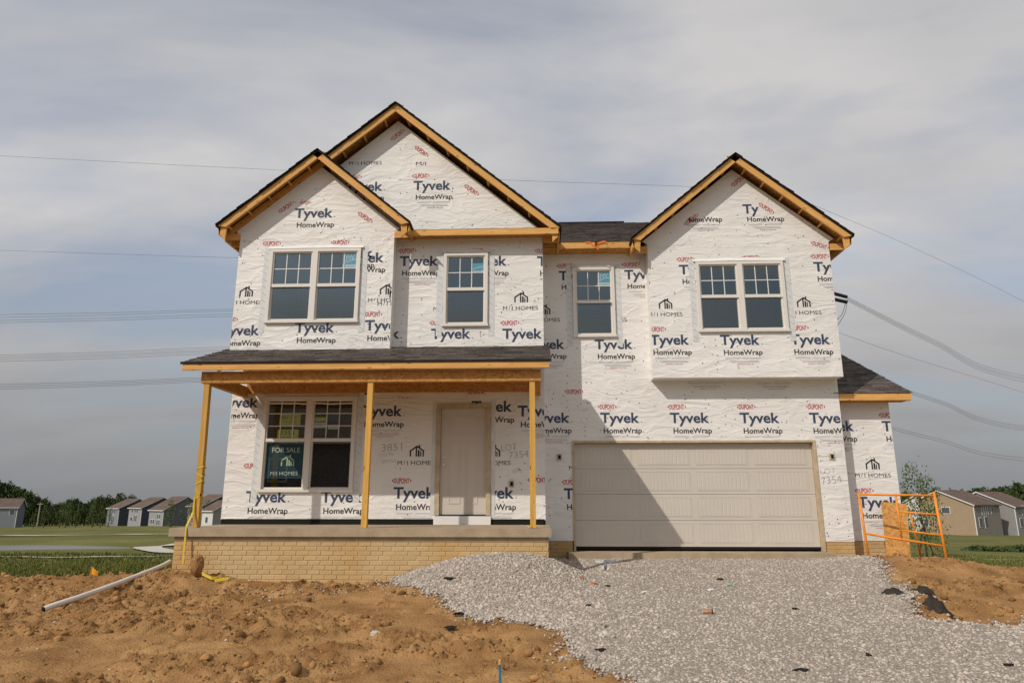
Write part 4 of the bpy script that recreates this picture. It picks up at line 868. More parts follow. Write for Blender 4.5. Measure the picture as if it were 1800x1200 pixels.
# drain pipe
pp = [Vector((-8.05, 9.45, 0)), Vector((-7.6, 10.0, 0)), Vector((-7.0, 10.75, 0)), Vector((-6.5, 11.4, 0)), Vector((-6.14, 11.9, 0))]
zz = [.10, .09, .10, .12, .13]
pp = [Vector((p.x, p.y, gz(p.x, p.y)+zz[i])) for i, p in enumerate(pp)]
pts = [Vector((p.x, p.y, max(p.z, gz(p.x, p.y)+.045))) for p in spline([P(76, 1073, 9.3), P(150, 1052, 9.9), P(230, 1022, 10.8), P(298, 992, 11.9)], 6)]
tq = np.linspace(0, 1, len(pts)); zq = np.array([p.z for p in pts]); fit = np.polyval(np.polyfit(tq, zq, 2), tq); fit = fit+max(0, float((zq-fit).max()))*.6
pts = [Vector((p.x, p.y, float(z))) for p, z in zip(pts, fit)]
m = MB(); m.tube(pts, .037, 14, caps=False); m.tube([pts[0]+(pts[0]-pts[1])*.001, pts[1]], .031, 14, 1, caps=True); tag(m.build('drain_pipe', ['pvc', 'dark'], None, True), 'long white plastic drain pipe running down the dirt from the porch corner', 'pipe')
# clod of earth at the porch corner
def lump(name, loc, r, sq, matname, seed, label, cat):
    bm = bmesh.new(); bmesh.ops.create_icosphere(bm, subdivisions=3, radius=1)
    for v in bm.verts:
        d0 = v.co.copy(); k = 1+.28*(float(fbm(np.array(d0.x*1.7+seed), np.array(d0.y*1.7+d0.z*2.1), 4, seed))-.5)*2; v.co = Vector((d0.x*sq[0], d0.y*sq[1], d0.z*sq[2]))*r*k
    me = bpy.data.meshes.new(name); bm.to_mesh(me); bm.free(); me.materials.append(M[matname]); o = link(name, me); o.location = loc; return tag(o, label, cat)
lump('earth_clod', P(346, 990, 11.2)-Vector((0, 0, .03)), .14, (.75, .7, 1.15), 'clod', 4, 'large upright brown clod of earth against the porch corner', 'earth clod')
lump('rock', P(660, 1125, 8.4)-Vector((0, 0, 0)), .06, (1.2, .9, .7), 'stone', 6, 'pale fist-sized rock lying on the bare dirt', 'rock')
o = lump('rock', P(490, 1060, 9.6), .08, (1.1, .9, .7), 'clod', 8, 'rounded reddish stone half buried in the dirt below the porch', 'rock'); o.location.z = gz(o.location.x, o.location.y)+.02
r0 = bpy.data.objects['rock']; r0.location.z = gz(r0.location.x, r0.location.y)+.02
# caution tape round the first post and trailing to the ground
ct = thing('caution_tape', 'yellow caution tape tied round the corner porch post and trailing to the dirt', 'tape')
m = MB(); r_ = random.Random(2)
for k in range(5):
    z = .95+k*.13+r_.uniform(-.02, .02); s_ = .053; w_ = .035; t_ = r_.uniform(-.06, .06)
    ring = [(-5.79-s_, 11.66-s_, z-t_), (-5.79+s_, 11.66-s_, z+t_), (-5.79+s_, 11.66+s_, z), (-5.79-s_, 11.66+s_, z)]
    for i in range(4): a, b = ring[i], ring[(i+1) % 4]; m.poly([a, b, (b[0], b[1], b[2]+w_), (a[0], a[1], a[2]+w_)])
m.build('wrapped_band', 'caution', ct)
m = MB(); q = [Vector((-5.83, 11.60, 1.0)), Vector((-5.82, 11.58, .75)), Vector((-5.84, 11.44, .52)), Vector((-5.83, 11.425, .36)), Vector((-5.82, 11.41, .12)), Vector((-5.80, 11.38, -.07))]
for i in range(len(q)-1):
    a, b = q[i], q[i+1]; w_ = .013+.004*(i % 2); m.poly([a-Vector((w_, 0, 0)), a+Vector((w_, 0, .0)), b+Vector((w_, -.01, 0)), b-Vector((w_, .0, 0))])
m.build('hanging_tail', 'caution', ct)
m = MB(); q = [P(355, 1008, 11.15), P(372, 1009, 11.1), P(385, 1003, 11.15), P(378, 1010, 11.05), P(402, 1009, 11.1)]
for p in q: p.z = gz(p.x, p.y)+.04
for i in range(len(q)-1):
    a, b = q[i], q[i+1]; m.poly([a, b, b+Vector((0, .01, .045)), a+Vector((0, .01, .045))])
tag(m.build('tape_scrap', 'caution'), 'crumpled scrap of yellow tape on the dirt before the brick base', 'tape')
m = MB(); c = Vector((-.12, 11.60, .505))
for k in range(5): a = k*1.3; m.tube([c+Vector((.05*math.cos(a), .03*math.sin(a), .0)), c+Vector((.09*math.cos(a+.5), .02*math.sin(a)-.02, .03)), c+Vector((.07*math.cos(a+1), -.03, .002))], .008, 5)
tag(m.build('tape_knot', 'caution'), 'small knot of yellow tape on the slab at the foot of the right-hand post', 'tape')
# marker flag and survey stake
fg = thing('marker_flag', 'small orange marker flag on a wire stuck in the dirt by the white pipe', 'flag'); c = P(155, 1036, 11.3); c.z = gz(c.x, c.y)
M['flag'] = mat('flag_plastic', (.85, .36, .02), .5, .3)
MB().tube([c, c+Vector((0, 0, .22))], .003, 5).build('wire_stem', 'metal', fg); m = MB()
for k in range(4): m.poly([c+Vector((.03*k, .012*math.sin(k*2), .20-.02*k)), c+Vector((.03*(k+1), .012*math.sin(k*2+2), .19-.02*k)), c+Vector((.03*(k+1)-.01, .012*math.sin(k*2+2), .09-.012*k)), c+Vector((.03*k-.01, .012*math.sin(k*2), .09-.01*k))])
m.build('flag_sheet', 'flag', fg)
M['blue_paint'] = mat('blue_paint', (.015, .17, .30), .6, .3, var=.2, vscale=20); st = thing('survey_stake', 'blue-painted wooden survey stake in the near dirt at the bottom of the view', 'stake')
c = P(880, 1166, 5.2); g0 = gz(c.x, c.y); bd = board('stake_shaft', (c.x+.012, 5.2, g0-.15), (c.x-.006, 5.2, c.z), .014, .055, 'blue_paint', st, up=(0, 1, 0))
board('stake_tip', (c.x-.006, 5.2, c.z), (c.x-.008, 5.2, c.z+.025), .013, .05, 'post', st, up=(0, 1, 0))
# litter
def scrap(name, x, y, D, w, h, matname, label, cat, seed, thick=.012):
    p = P(x, y, D); p.z = gz(p.x, p.y)+.035; r_ = random.Random(seed); m = MB(); n_ = 9; top = []
    for k in range(n_): a = 2*math.pi*k/n_; q = r_.uniform(.45, 1.15); top.append(p+Vector((math.cos(a)*w*q/2, math.sin(a)*h*q/2, r_.uniform(-.012, .022))))
    bot = [t_-Vector((0, 0, thick)) for t_ in top]; c0 = p+Vector((0, 0, .02)); 
    for k in range(n_): j = (k+1) % n_; m.poly([c0, top[k], top[j]]); m.poly([top[k], bot[k], bot[j], top[j]])
    return tag(m.build(name, matname), label, cat)
def ground_D(x, y):                     # depth at which a pixel meets the lot
    r_ = ray(x, y)
    for k in range(400):
        D = 4.5+k*.025
        if EZ+r_[2]*D/r_[1] < gz(r_[0]*D/r_[1], D): return D
    return 13.5
M['black_scrap'] = mat('black_felt_scrap', (.018, .017, .017), .9, .2, var=.3, vscale=30)
for i, (x, y, w_, h_, where) in enumerate([(790, 1022, .32, .2, 'on the gravel heap against the brick base'), (792, 1108, .30, .14, 'on the bare dirt left of the gravel'), (807, 1083, .22, .12, 'where dirt meets the gravel heap'),
        (1033, 1069, .13, .14, 'low on the gravel slope right of the heap'), (1055, 1150, .18, .10, 'on the dirt edge of the drive near the bottom'), (1265, 1022, .2, .12, 'on the gravel beside a white scrap before the garage door'), (1400, 1075, .16, .1, 'mid-drive on the gravel'),
        (1408, 1185, .22, .12, 'on the near gravel at the bottom right of centre'), (1775, 1176, .2, .1, 'on the near gravel at the far right'), (1527, 1158, .12, .08, 'alone on the near gravel right of the middle'), (1069, 1035, .12, .08, 'on the gravel just below the orange brick piece')]):
    scrap('felt_scrap', x, y, ground_D(x, y), w_*.72, h_*.72, 'black_scrap', 'torn black felt scrap '+where, 'scrap', i+20)['group'] = 'black scraps on the ground'
M['wetsoil'] = mat('black_soil', (.035, .027, .02), .8, .3, var=.5, vscale=12, bump=.02, bscale=30)
for i, (x, y, w_, h_, lb) in enumerate([(1640, 1060, .20, .17, 'broad black patch of tarry soil at the edge of the gravel on the right'), (1618, 1034, .13, .12, 'smaller black patch of tarry soil on the dirt bank above the broad one'), (1566, 1046, .14, .10, 'little black soil patch nearest the garage on the gravel edge')]):
    D = ground_D(x, y); p = P(x, y, D); gxs = np.arange(p.x-w_*1.6, p.x+w_*1.6, .035); gys = np.arange(p.y-h_*1.9, p.y+h_*1.9, .035)
    mkf = lambda X, Y, p=p, w_=w_, h_=h_, i=i: 1-np.sqrt(((X-p.x)/w_)**2+((Y-p.y)/h_)**2)+(fbm(X*3.1, Y*4.3, 4, 95+i)-.5)*2.3
    o = sheet('soil_patch', gxs, gys, lambda X, Y: lot_h(X, Y)+np.where(gravel_mask(X, Y) > -.05, .045, .012)+np.clip(mkf(X, Y), -.1, .3)*.12+(fbm(X*14, Y*14, 3, 97)-.5)*.05, 'wetsoil', keep=lambda X, Y: mkf(X, Y) > 0); tag(o, lb, 'soil')
M['redbrick'] = mat('broken_red_brick', (.42, .13, .05), .85, .2, var=.2, vscale=14)
o = scrap('brick_fragment', 1042, 1029, ground_D(1042, 1029), .17, .14, 'redbrick', 'broken orange brick fragment on the gravel by the porch corner shadow', 'brick', 81, .05)
scrap('brick_fragment', 1022, 1021, ground_D(1022, 1021), .11, .1, 'redbrick', 'small dark red brick fragment inside the porch corner shadow', 'brick', 82, .04)
M['paper'] = mat('white_litter', (.72, .72, .74), .6, .3); M['plastic'] = mat('clear_plastic_litter', (.60, .64, .64), .3, .5, var=.15, vscale=14); M['greenlit'] = mat('green_litter', (.05, .28, .17), .5, .3); M['can'] = mat('rusty_can', (.36, .17, .09), .5, .4, var=.2, vscale=20); M['redfoil'] = mat('red_foil', (.45, .04, .035), .4, .4)
scrap('paper_scrap', 1132, 1045, ground_D(1132, 1045), .13, .1, 'paper', 'flat white paper scrap alone in the middle of the gravel drive', 'litter', 83); scrap('paper_scrap', 1249, 1041, ground_D(1249, 1041), .10, .1, 'paper', 'small white scrap on the gravel just below the green litter', 'litter', 84)
scrap('green_wrapper', 1284, 1034, ground_D(1284, 1034), .10, .08, 'greenlit', 'little green wrapper on the gravel before the garage door', 'litter', 85, .03); scrap('red_wrapper', 1050, 981, ground_D(1050, 984), .12, .08, 'redfoil', 'crumpled red wrapper close to the garage apron', 'litter', 86, .03)
o = scrap('plastic_bag', 1065, 990, ground_D(1062, 991), .42, .2, 'plastic', 'crumpled clear plastic bag on the gravel near the garage apron', 'bag', 87, .07); o.location.z += .03
def cup(name, x, y, r0_, r1_, h, tilt, rz, m1, m2, label, cat):
    D = ground_D(x, y); p = P(x, y, D); t_ = thing(name, label, cat, (p.x, p.y, gz(p.x, p.y)+r1_+.02), rz); t_.rotation_euler = (tilt, 0, rz)
    m = MB(); m.tube([(0, 0, -h/2), (0, 0, 0), (0, 0, h/2)], [r0_, (r0_+r1_)/2, r1_], 18, caps=False); m.build('cup_wall', m1, t_, True)
    m = MB(); m.poly([(r0_*.98*math.cos(a), r0_*.98*math.sin(a), -h/2+.004) for a in [i*math.pi/9 for i in range(18)]]); m.tube([(0, 0, h/2-.004), (0, 0, h/2+.003)], [r1_*1.05, r1_*1.05], 18, caps=False); m.build('rim', m2, t_)
cup('paper_cup', 1063, 1005, .032, .045, .12, R(75), R(25), 'paper', 'plastic', 'white paper cup lying open end forward on the gravel', 'cup')
cup('drink_can', 1245, 1083, .034, .034, .11, R(88), R(70), 'can', 'dark', 'rusty brown drink can lying on its side in mid drive', 'can')

# ================================================================ beyond the lot
def zf(x, y): return float(field_h(np.array(x), np.array(y)))
M['leaf'] = mat('leaf', (.048, .072, .020), .8, .2, island=.5, objrand=.2); M['leaf_y'] = mat('leaf_young', (.085, .125, .030), .8, .2, island=.5, objrand=.15); M['bark'] = mat('bark', (.10, .075, .055), .9, .1, var=.3, vscale=6)
def crown_mesh(name, n, seed, size, clumps, top=1.0, matname='leaf'):
    r_ = np.random.RandomState(seed); C_ = []
    for k in range(clumps):
        a = r_.uniform(0, 6.28); h = r_.uniform(.12, 1); rad = .5*math.sin(min(1, (1.03-h)*1.7+.12)*1.5)*top; q = r_.uniform(.2, 1)**.5*rad; C_.append((q*math.cos(a), q*math.sin(a), h, r_.uniform(.08, .19)))
    C_ = np.array(C_); pick = r_.randint(0, clumps, n); d = r_.normal(size=(n, 3)); d /= np.linalg.norm(d, axis=1)[:, None]
    c = C_[pick, :3]+d*(C_[pick, 3]*r_.uniform(.5, 1.05, n))[:, None]
    u = r_.normal(size=(n, 3)); u /= np.linalg.norm(u, axis=1)[:, None]; v = np.cross(u, r_.normal(size=(n, 3))); v /= np.linalg.norm(v, axis=1)[:, None]
    s_ = size*r_.uniform(.6, 1.4, n)[:, None]; co = np.stack([c-u*s_, c+v*s_*.6, c+u*s_, c-v*s_*.6], 1).reshape(-1, 3)
    me = bpy.data.meshes.new(name); quads_to_mesh(me, co, np.arange(n*4).reshape(n, 4)); me.materials.append(M[matname]); return me
def trunk_mesh(seed):
    r_ = random.Random(seed); m = MB(); m.tube([(0, 0, -.03), (.01, 0, .25), (-.01, .01, .55), (0, 0, .9)], [.028, .022, .014, .004], 7)
    for k in range(6):
        a = k*1.1+r_.random(); h = .28+.09*k; m.tube([(0, 0, h), (.14*math.cos(a), .14*math.sin(a), h+.10), (.26*math.cos(a), .26*math.sin(a), h+.22)], [.011, .007, .002], 5)
    return m.mesh('trunk', 'bark')
CR = [crown_mesh('crown', 2300, s, .036, 62) for s in range(4)]; CY = [crown_mesh('crown', 420, 30+s, .030, 26, .72, 'leaf_y') for s in range(2)]; TR = [trunk_mesh(s) for s in range(3)]
def tree(name, x, y, h, w, label, group, i, young=False, base=None):
    t_ = thing(name, label, 'tree', (x, y, (zf(x, y) if base is None else base)-.1), i*1.7, group)
    c = link('crown', (CY if young else CR)[i % (2 if young else 4)], t_); c.scale = (w, w, h); k = link('trunk', TR[i % 3], t_); k.scale = (h*.8 if young else h, h*.8 if young else h, h)
    return t_
def at(x, ybase, D):                        # far thing: pixel column x at depth D on the land
    r_ = ray(x, ybase); X = r_[0]*D/r_[1]; return X, D
r_ = random.Random(4); k = 0
for i in range(30):                          # the wood on the left
    xp = -30+i*9.3+r_.uniform(-4, 4); D = 285+r_.uniform(-15, 25); X, Y = at(xp, 900, D); top = np.interp(xp, [-30, 0, 40, 75, 95, 150, 180, 215, 250], [848, 850, 862, 878, 884, 880, 872, 872, 884])+r_.uniform(-3, 7)
    z0 = zf(X, Y); hh = P(xp, float(top), D).z-z0; tree('forest_tree', X, Y, hh, hh*r_.uniform(.62, .85), 'dark green broadleaf tree in the wood behind the left-hand field', 'trees of the left wood', i)
for i in range(20):
    xp = 255+i*7.5; D = 300+r_.uniform(-10, 20); X, Y = at(xp, 900, D); z0 = zf(X, Y); hh = P(xp, 888+r_.uniform(-3, 3), D).z-z0; tree('forest_tree', X, Y, hh, hh*.8, 'dark tree top rising just behind the roofs of the left houses', 'trees behind the left houses', i+3)
for i in range(28):
    xp = 1575+i*9.4+r_.uniform(-4, 4); D = 265+r_.uniform(-15, 25); X, Y = at(xp, 900, D); top = np.interp(xp, [1570, 1640, 1680, 1720, 1770, 1800, 1850], [869, 866, 860, 862, 859, 853, 850])+r_.uniform(-2, 6)
    z0 = zf(X, Y); hh = P(xp, float(top), D).z-z0; tree('forest_tree', X, Y, hh, hh*r_.uniform(.6, .8), 'dark green broadleaf tree in the wood behind the right-hand houses', 'trees of the right wood', i+1)
sap = [(60, 'left of the utility pole'), (78, 'just right of the utility pole'), (106, 'left of a close pair'), (116, 'right of a close pair'), (134, 'short and rounded, alone in mid field'), (163, 'tallest, before the wood'), (177, 'leaning towards the houses'), (191, 'beside the leftmost grey house')]
for i, (xp, wh) in enumerate(sap):
    D = 190+6*i % 17; X, Y = at(xp, 915, D); hh = (5.0, 6.0, 6.5, 6.5, 5.0, 8.0, 5.5, 5.0)[i]; tree('young_tree', X, Y, hh, hh*.55, 'young pale green tree in the left field, '+wh, 'young trees in the left field', i, True)
for i, (xp, wh) in enumerate([(301, 'by the dark house'), (328, 'by the porch post'), (360, 'beside the house wall')]):
    D = 170; X, Y = at(xp, 915, D); tree('young_tree', X, Y, 6.2, 4.2, 'small leafy green tree among the left houses, '+wh, 'young trees among the left houses', i+1, True)
# the staked sapling behind the scaffold
X, Y = at(1627, 960, 33.); zt = zf(X, Y); t_ = thing('staked_sapling', 'slender staked sapling with thin green leaves on the grass behind the scaffold frame', 'tree', (X, Y, zt))
hs = P(1610, 824, 33.).z-zt; c = link('crown', crown_mesh('crown', 2000, 77, .017, 70, .66, 'leaf_y'), t_); c.scale = (2.5, 2.5, hs)
k_ = link('trunk', TR[1], t_); k_.scale = (hs*.42, hs*.42, hs*.98)
for a in (-.32, .32): MB().tube([(a*1.1, 0, -.1), (a*.15, 0, 1.35)], .03, 6).build('stake', 'bark', t_)
# utility pole in the field
X, Y = at(66, 918, 210.); up_ = thing('utility_pole', 'thin pale utility pole standing in the left field before the wood', 'pole', (X, Y, zf(X, Y))); M['polewood'] = mat('pole_wood', (.34, .29, .25), .9, .1)
hp = P(68, 883, 210.).z-zf(X, Y); MB().tube([(0, 0, -.5), (0, 0, hp)], [.22, .17], 8).build('pole_shaft', 'polewood', up_); MB().box(-.9, .9, -.08, .08, hp-.5, hp-.32).build('crossarm', 'polewood', up_)
# shrub mass along the right-hand grass
def bushes(name, pts, seed):
    r2 = np.random.RandomState(seed); C_ = []; 
    for (x, y, w_, h_) in pts:
        n = 260; d = r2.normal(size=(n, 3)); d /= np.linalg.norm(d, axis=1)[:, None]; d[:, 2] = abs(d[:, 2]); C_.append(np.stack([x+d[:, 0]*w_*r2.uniform(.4, 1, n), y+d[:, 1]*.8, zf(x, y)+d[:, 2]*h_*r2.uniform(.4, 1, n)], -1))
    c = np.concatenate(C_); n = len(c); u = r2.normal(size=(n, 3)); u /= np.linalg.norm(u, axis=1)[:, None]; v = np.cross(u, r2.normal(size=(n, 3))); v /= np.linalg.norm(v, axis=1)[:, None]; s_ = .11
    me = bpy.data.meshes.new(name); quads_to_mesh(me, np.stack([c-u*s_, c+v*s_*.6, c+u*s_, c-v*s_*.6], 1).reshape(-1, 3), np.arange(n*4).reshape(n, 4)); me.materials.append(M['leaf']); return stuff(link(name, me))
bushes('undergrowth', [(26.5+i*1.3+random.uniform(-.4, .4), 44+i*.5, 1.0, random.uniform(.3, .55)) for i in range(22)], 5)

# ---- neighbouring houses
M['roofbrown'] = mat('brown_roof', (.135, .095, .075), .9, .15, var=.15, vscale=.6); M['trimw'] = mat('white_trim', (.72, .71, .69), .6, .3); M['pane'] = mat('far_pane', (.09, .10, .11), .15, .5)
for nme, c_ in (('navy_shaded', (.060, .068, .088)), ('grey', (.30, .30, .31)), ('taupe', (.25, .225, .20)), ('slate', (.135, .145, .17)), ('tan', (.36, .265, .175)), ('mgrey', (.27, .26, .255)), ('white_siding', (.62, .61, .59)), ('bluegrey', (.22, .235, .26))): M[nme] = mat(nme+'_siding', c_, .85, .2, var=.05, vscale=1)  # darkest blue includes the shade painted on the left-hand gable ends
def neighbour(label, corner, rz, wf_, wg, eave, rise, fmat, gmat, wins, group, extra=None):
    """corner: ground point of the corner nearest the viewer; +x along one face to the right (gable end), face to the left has the eave"""
    h = thing('neighbour_house', label, 'house', corner, rz, group)
    # local: eave face runs along -x (x from -wf_ to 0) at y=0; gable end runs along +y at x=0 (y 0..wg)
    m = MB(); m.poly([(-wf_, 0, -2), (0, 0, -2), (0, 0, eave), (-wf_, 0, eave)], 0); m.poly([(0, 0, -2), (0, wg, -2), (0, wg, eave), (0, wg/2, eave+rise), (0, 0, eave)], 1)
    m.poly([(-wf_, wg, -2), (-wf_, 0, -2), (-wf_, 0, eave), (-wf_, wg/2, eave+rise), (-wf_, wg, eave)], 1); m.poly([(0, wg, -2), (-wf_, wg, -2), (-wf_, wg, eave), (0, wg, eave)], 0)
    m.build('siding', [fmat, gmat], h); o_ = .45; sl2 = rise/(wg/2); m = MB()
    for a, b in ((0, 1), (wg, -1)):
        y0_ = a-b*o_; z0_ = eave-o_*sl2; 
        A, B, C2, D2 = (-wf_-o_, y0_, z0_), (o_, y0_, z0_), (o_, wg/2, eave+rise), (-wf_-o_, wg/2, eave+rise); up2 = .16
        n0 = len(m.v); m.v += [A, B, C2, D2]+[(p[0], p[1], p[2]+up2) for p in (A, B, C2, D2)]
        for f_ in ((0, 3, 2, 1), (4, 5, 6, 7), (0, 1, 5, 4), (1, 2, 6, 5), (2, 3, 7, 6), (3, 0, 4, 7)): m.f.append(tuple(n0+i for i in f_)); m.m.append(0)
    m.build('roof', 'roofbrown', h)
    m = MB(); m.box(-wf_-o_, o_, -o_-.03, -o_, eave-o_*sl2-.12, eave-o_*sl2+.1)
    for a, b in ((0, 1), (wg, -1)):
        for xx_ in (o_+.005, ):
            p0, p1 = Vector((xx_, a-b*o_, eave-o_*sl2)), Vector((xx_, wg/2, eave+rise)); m.poly([p0-Vector((0, 0, .12)), p1-Vector((0, 0, .12)), p1+Vector((0, 0, .14)), p0+Vector((0, 0, .14))])
    m.box(-.12, .03, -.03, .12, -1.5, eave-.2); m.build('trim', 'trimw', h)
    for (face, u, z, w_, h_) in wins:
        wn = bpy.data.objects.new('window', None); COL.objects.link(wn); wn.parent = h; f1 = MB(); f2 = MB(); e = .12
        if face == 'f': f1.box(u-w_/2-e, u+w_/2+e, -.06, -.01, z-e, z+h_+e); f2.box(u-w_/2, u+w_/2, -.09, -.065, z, z+h_)
        else: f1.box(.01, .06, u-w_/2-e, u+w_/2+e, z-e, z+h_+e); f2.box(.065, .09, u-w_/2, u+w_/2, z, z+h_)
        f1.build('frame', 'trimw', wn); f2.build('pane', 'pane', wn)
    return h
def corner(xp, yp, D):
    X, Y = at(xp, yp, D); p = P(xp, yp, D); return (X, Y, p.z)
lw_ = [('f', -6.5, 3.6, 1.0, 1.4), ('f', -4.4, 3.6, .9, 1.4), ('f', -3.0, 3.6, .9, 1.4), ('f', -4.4, .8, .8, 2.0), ('f', -3.2, .8, .8, 2.0), ('f', -6.5, .9, 1.4, 1.3)]
LG = 'houses across the field on the left'  # gable ends get darker siding than the fronts, painting in their shade
neighbour('blue-grey house with shade-darkened gable end and brown roof, leftmost of the row across the field', corner(206, 921, 235), R(-36), 9, 12.5, 5.4, 3.0, 'bluegrey', 'navy_shaded', lw_+[('g', 8.5, .6, 1.6, 1.6)], LG)
neighbour('light grey house with shade-darkened end wall, second of the row across the field', corner(246, 921, 222), R(-36), 9, 13, 5.2, 3.2, 'grey', 'navy_shaded', lw_, LG)
neighbour('grey house with slate-blue, shade-darkened gable end and long brown roof, third of the row', corner(284.5, 926, 205), R(-36), 9, 13.5, 5.0, 3.8, 'grey', 'slate', [('f', -7, .9, 1.0, 1.2), ('f', -5.6, .9, 1.0, 1.2), ('f', -3.2, 2.4, .8, 1.3), ('f', -2.1, 2.4, .8, 1.3), ('f', -3.2, .5, .8, 1.5), ('f', -2.1, .5, .8, 1.5), ('g', 9.5, 3.4, .9, 1.4)], LG)
neighbour('brown-roofed house with white windows behind the porch post', corner(352, 924, 190), R(-36), 8, 12, 5.4, 3.0, 'taupe', 'navy_shaded', [('f', -5.5, 3.4, 1.0, 1.3), ('f', -4.1, 3.4, 1.0, 1.3), ('f', -2.6, 3.4, 1.0, 1.3), ('f', -4, .8, 1.6, 1.6)], LG)
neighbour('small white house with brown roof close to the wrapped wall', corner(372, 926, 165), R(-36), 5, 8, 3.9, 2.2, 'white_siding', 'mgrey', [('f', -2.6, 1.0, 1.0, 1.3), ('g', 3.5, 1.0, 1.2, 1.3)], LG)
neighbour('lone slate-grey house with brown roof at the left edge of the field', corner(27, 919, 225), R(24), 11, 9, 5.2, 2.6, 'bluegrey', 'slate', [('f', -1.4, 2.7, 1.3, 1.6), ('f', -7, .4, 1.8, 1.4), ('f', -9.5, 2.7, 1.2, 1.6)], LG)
# right-hand row: gable end faces left, so mirror by turning the house round
RG = 'houses beyond the lawn on the right'
def neighbour_r(label, cpx, D, rz, wg, wfc, eave, rise, gmat, fmat, wins, gw):
    c = corner(*cpx, D); h = thing('neighbour_house', label, 'house', c, rz, RG)
    # local: gable end along -x at y=0 (x -wg..0), eave face along +y at x=0
    m = MB(); m.poly([(-wg, 0, -2), (0, 0, -2), (0, 0, eave), (-wg*.62, 0, eave+rise), (-wg, 0, eave+rise*.35)], 1); m.poly([(0, 0, -2), (0, wfc, -2), (0, wfc, eave), (0, 0, eave)], 0)
    m.poly([(-wg, wfc, -2), (-wg, 0, -2), (-wg, 0, eave+rise*.35), (-wg, wfc, eave+rise*.35)], 1); m.poly([(0, wfc, -2), (-wg, wfc, -2), (-wg, wfc, eave+rise*.35), (-wg*.62, wfc, eave+rise), (0, wfc, eave)], 1); m.build('siding', [fmat, gmat], h)
    m = MB(); o_ = .4
    for (xa, za, xb, zb) in ((o_, eave-o_*.5, -wg*.62, eave+rise), (-wg-o_, eave+rise*.35-o_*.5, -wg*.62, eave+rise)):
        n0 = len(m.v); q = [(xa, -o_, za), (xa, wfc+o_, za), (xb, wfc+o_, zb), (xb, -o_, zb)]; m.v += q+[(p[0], p[1], p[2]+.18) for p in q]
        for f_ in ((0, 3, 2, 1), (4, 5, 6, 7), (0, 1, 5, 4), (1, 2, 6, 5), (2, 3, 7, 6), (3, 0, 4, 7)): m.f.append(tuple(n0+i for i in f_)); m.m.append(0)
    m.build('roof', 'roofbrown', h); m = MB()
    for (xa, za, xb, zb) in ((o_, eave-o_*.5, -wg*.62, eave+rise), (-wg-o_, eave+rise*.35-o_*.5, -wg*.62, eave+rise)): m.poly([(xa, -o_-.01, za-.1), (xb, -o_-.01, zb-.1), (xb, -o_-.01, zb+.15), (xa, -o_-.01, za+.15)])
    m.box(-.12, .03, -.04, .1, -1, eave-.2); m.build('trim', 'trimw', h)
    for (u, z, w_, h_) in wins:
        wn = bpy.data.objects.new('window', None); COL.objects.link(wn); wn.parent = h; MB().box(.01, .06, u-w_/2-.12, u+w_/2+.12, z-.12, z+h_+.12).build('frame', 'trimw', wn); MB().box(.065, .09, u-w_/2, u+w_/2, z, z+h_).build('pane', 'pane', wn)
    for (u, z, w_, h_) in gw:
        wn = bpy.data.objects.new('window', None); COL.objects.link(wn); wn.parent = h; MB().box(u-w_/2-.12, u+w_/2+.12, -.06, -.01, z-.12, z+h_+.12).build('frame', 'trimw', wn); MB().box(u-w_/2, u+w_/2, -.09, -.065, z, z+h_).build('pane', 'pane', wn)
    return h
rwn = [(2.0, .7, 1.1, 1.8), (4.3, .5, 1.0, 2.2), (3.4, 3.2, .55, 2.0), (4.3, 3.2, .55, 2.0), (5.2, 3.2, .55, 2.0), (6.1, 3.2, .55, 2.0), (7.6, 3.4, .8, 1.5)]
h = neighbour_r('tan house with a broad gable end and brown roof beyond the right lawn', (1717.5, 932, 150), 150, R(-56), 11.0, 11, 5.2, 2.9, 'tan', 'taupe', rwn, [(-5.6, 3.4, 1.6, 1.2), (-10.0, .6, .8, 1.5)]) if False else neighbour_r('tan house with a broad gable end and brown roof beyond the right lawn', (1717.5, 932), 150., R(-56), 11.0, 11, 5.2, 2.9, 'tan', 'taupe', rwn, [(-5.6, 3.4, 1.6, 1.2), (-10.0, .6, .8, 1.5)])
neighbour_r('grey house with a long brown roof at the right edge of the view', (1790, 932), 158., R(-56), 11.5, 11, 5.0, 3.2, 'mgrey', 'mgrey', rwn, [])
neighbour_r('blue-grey house half hidden behind the staked sapling', (1674, 931), 165., R(-56), 10, 9, 5.2, 3.0, 'white_siding', 'bluegrey', [(3, .8, 1.0, 1.6), (5, 3.2, .9, 1.4)], [(-4, 3.2, 1.0, 1.3)])

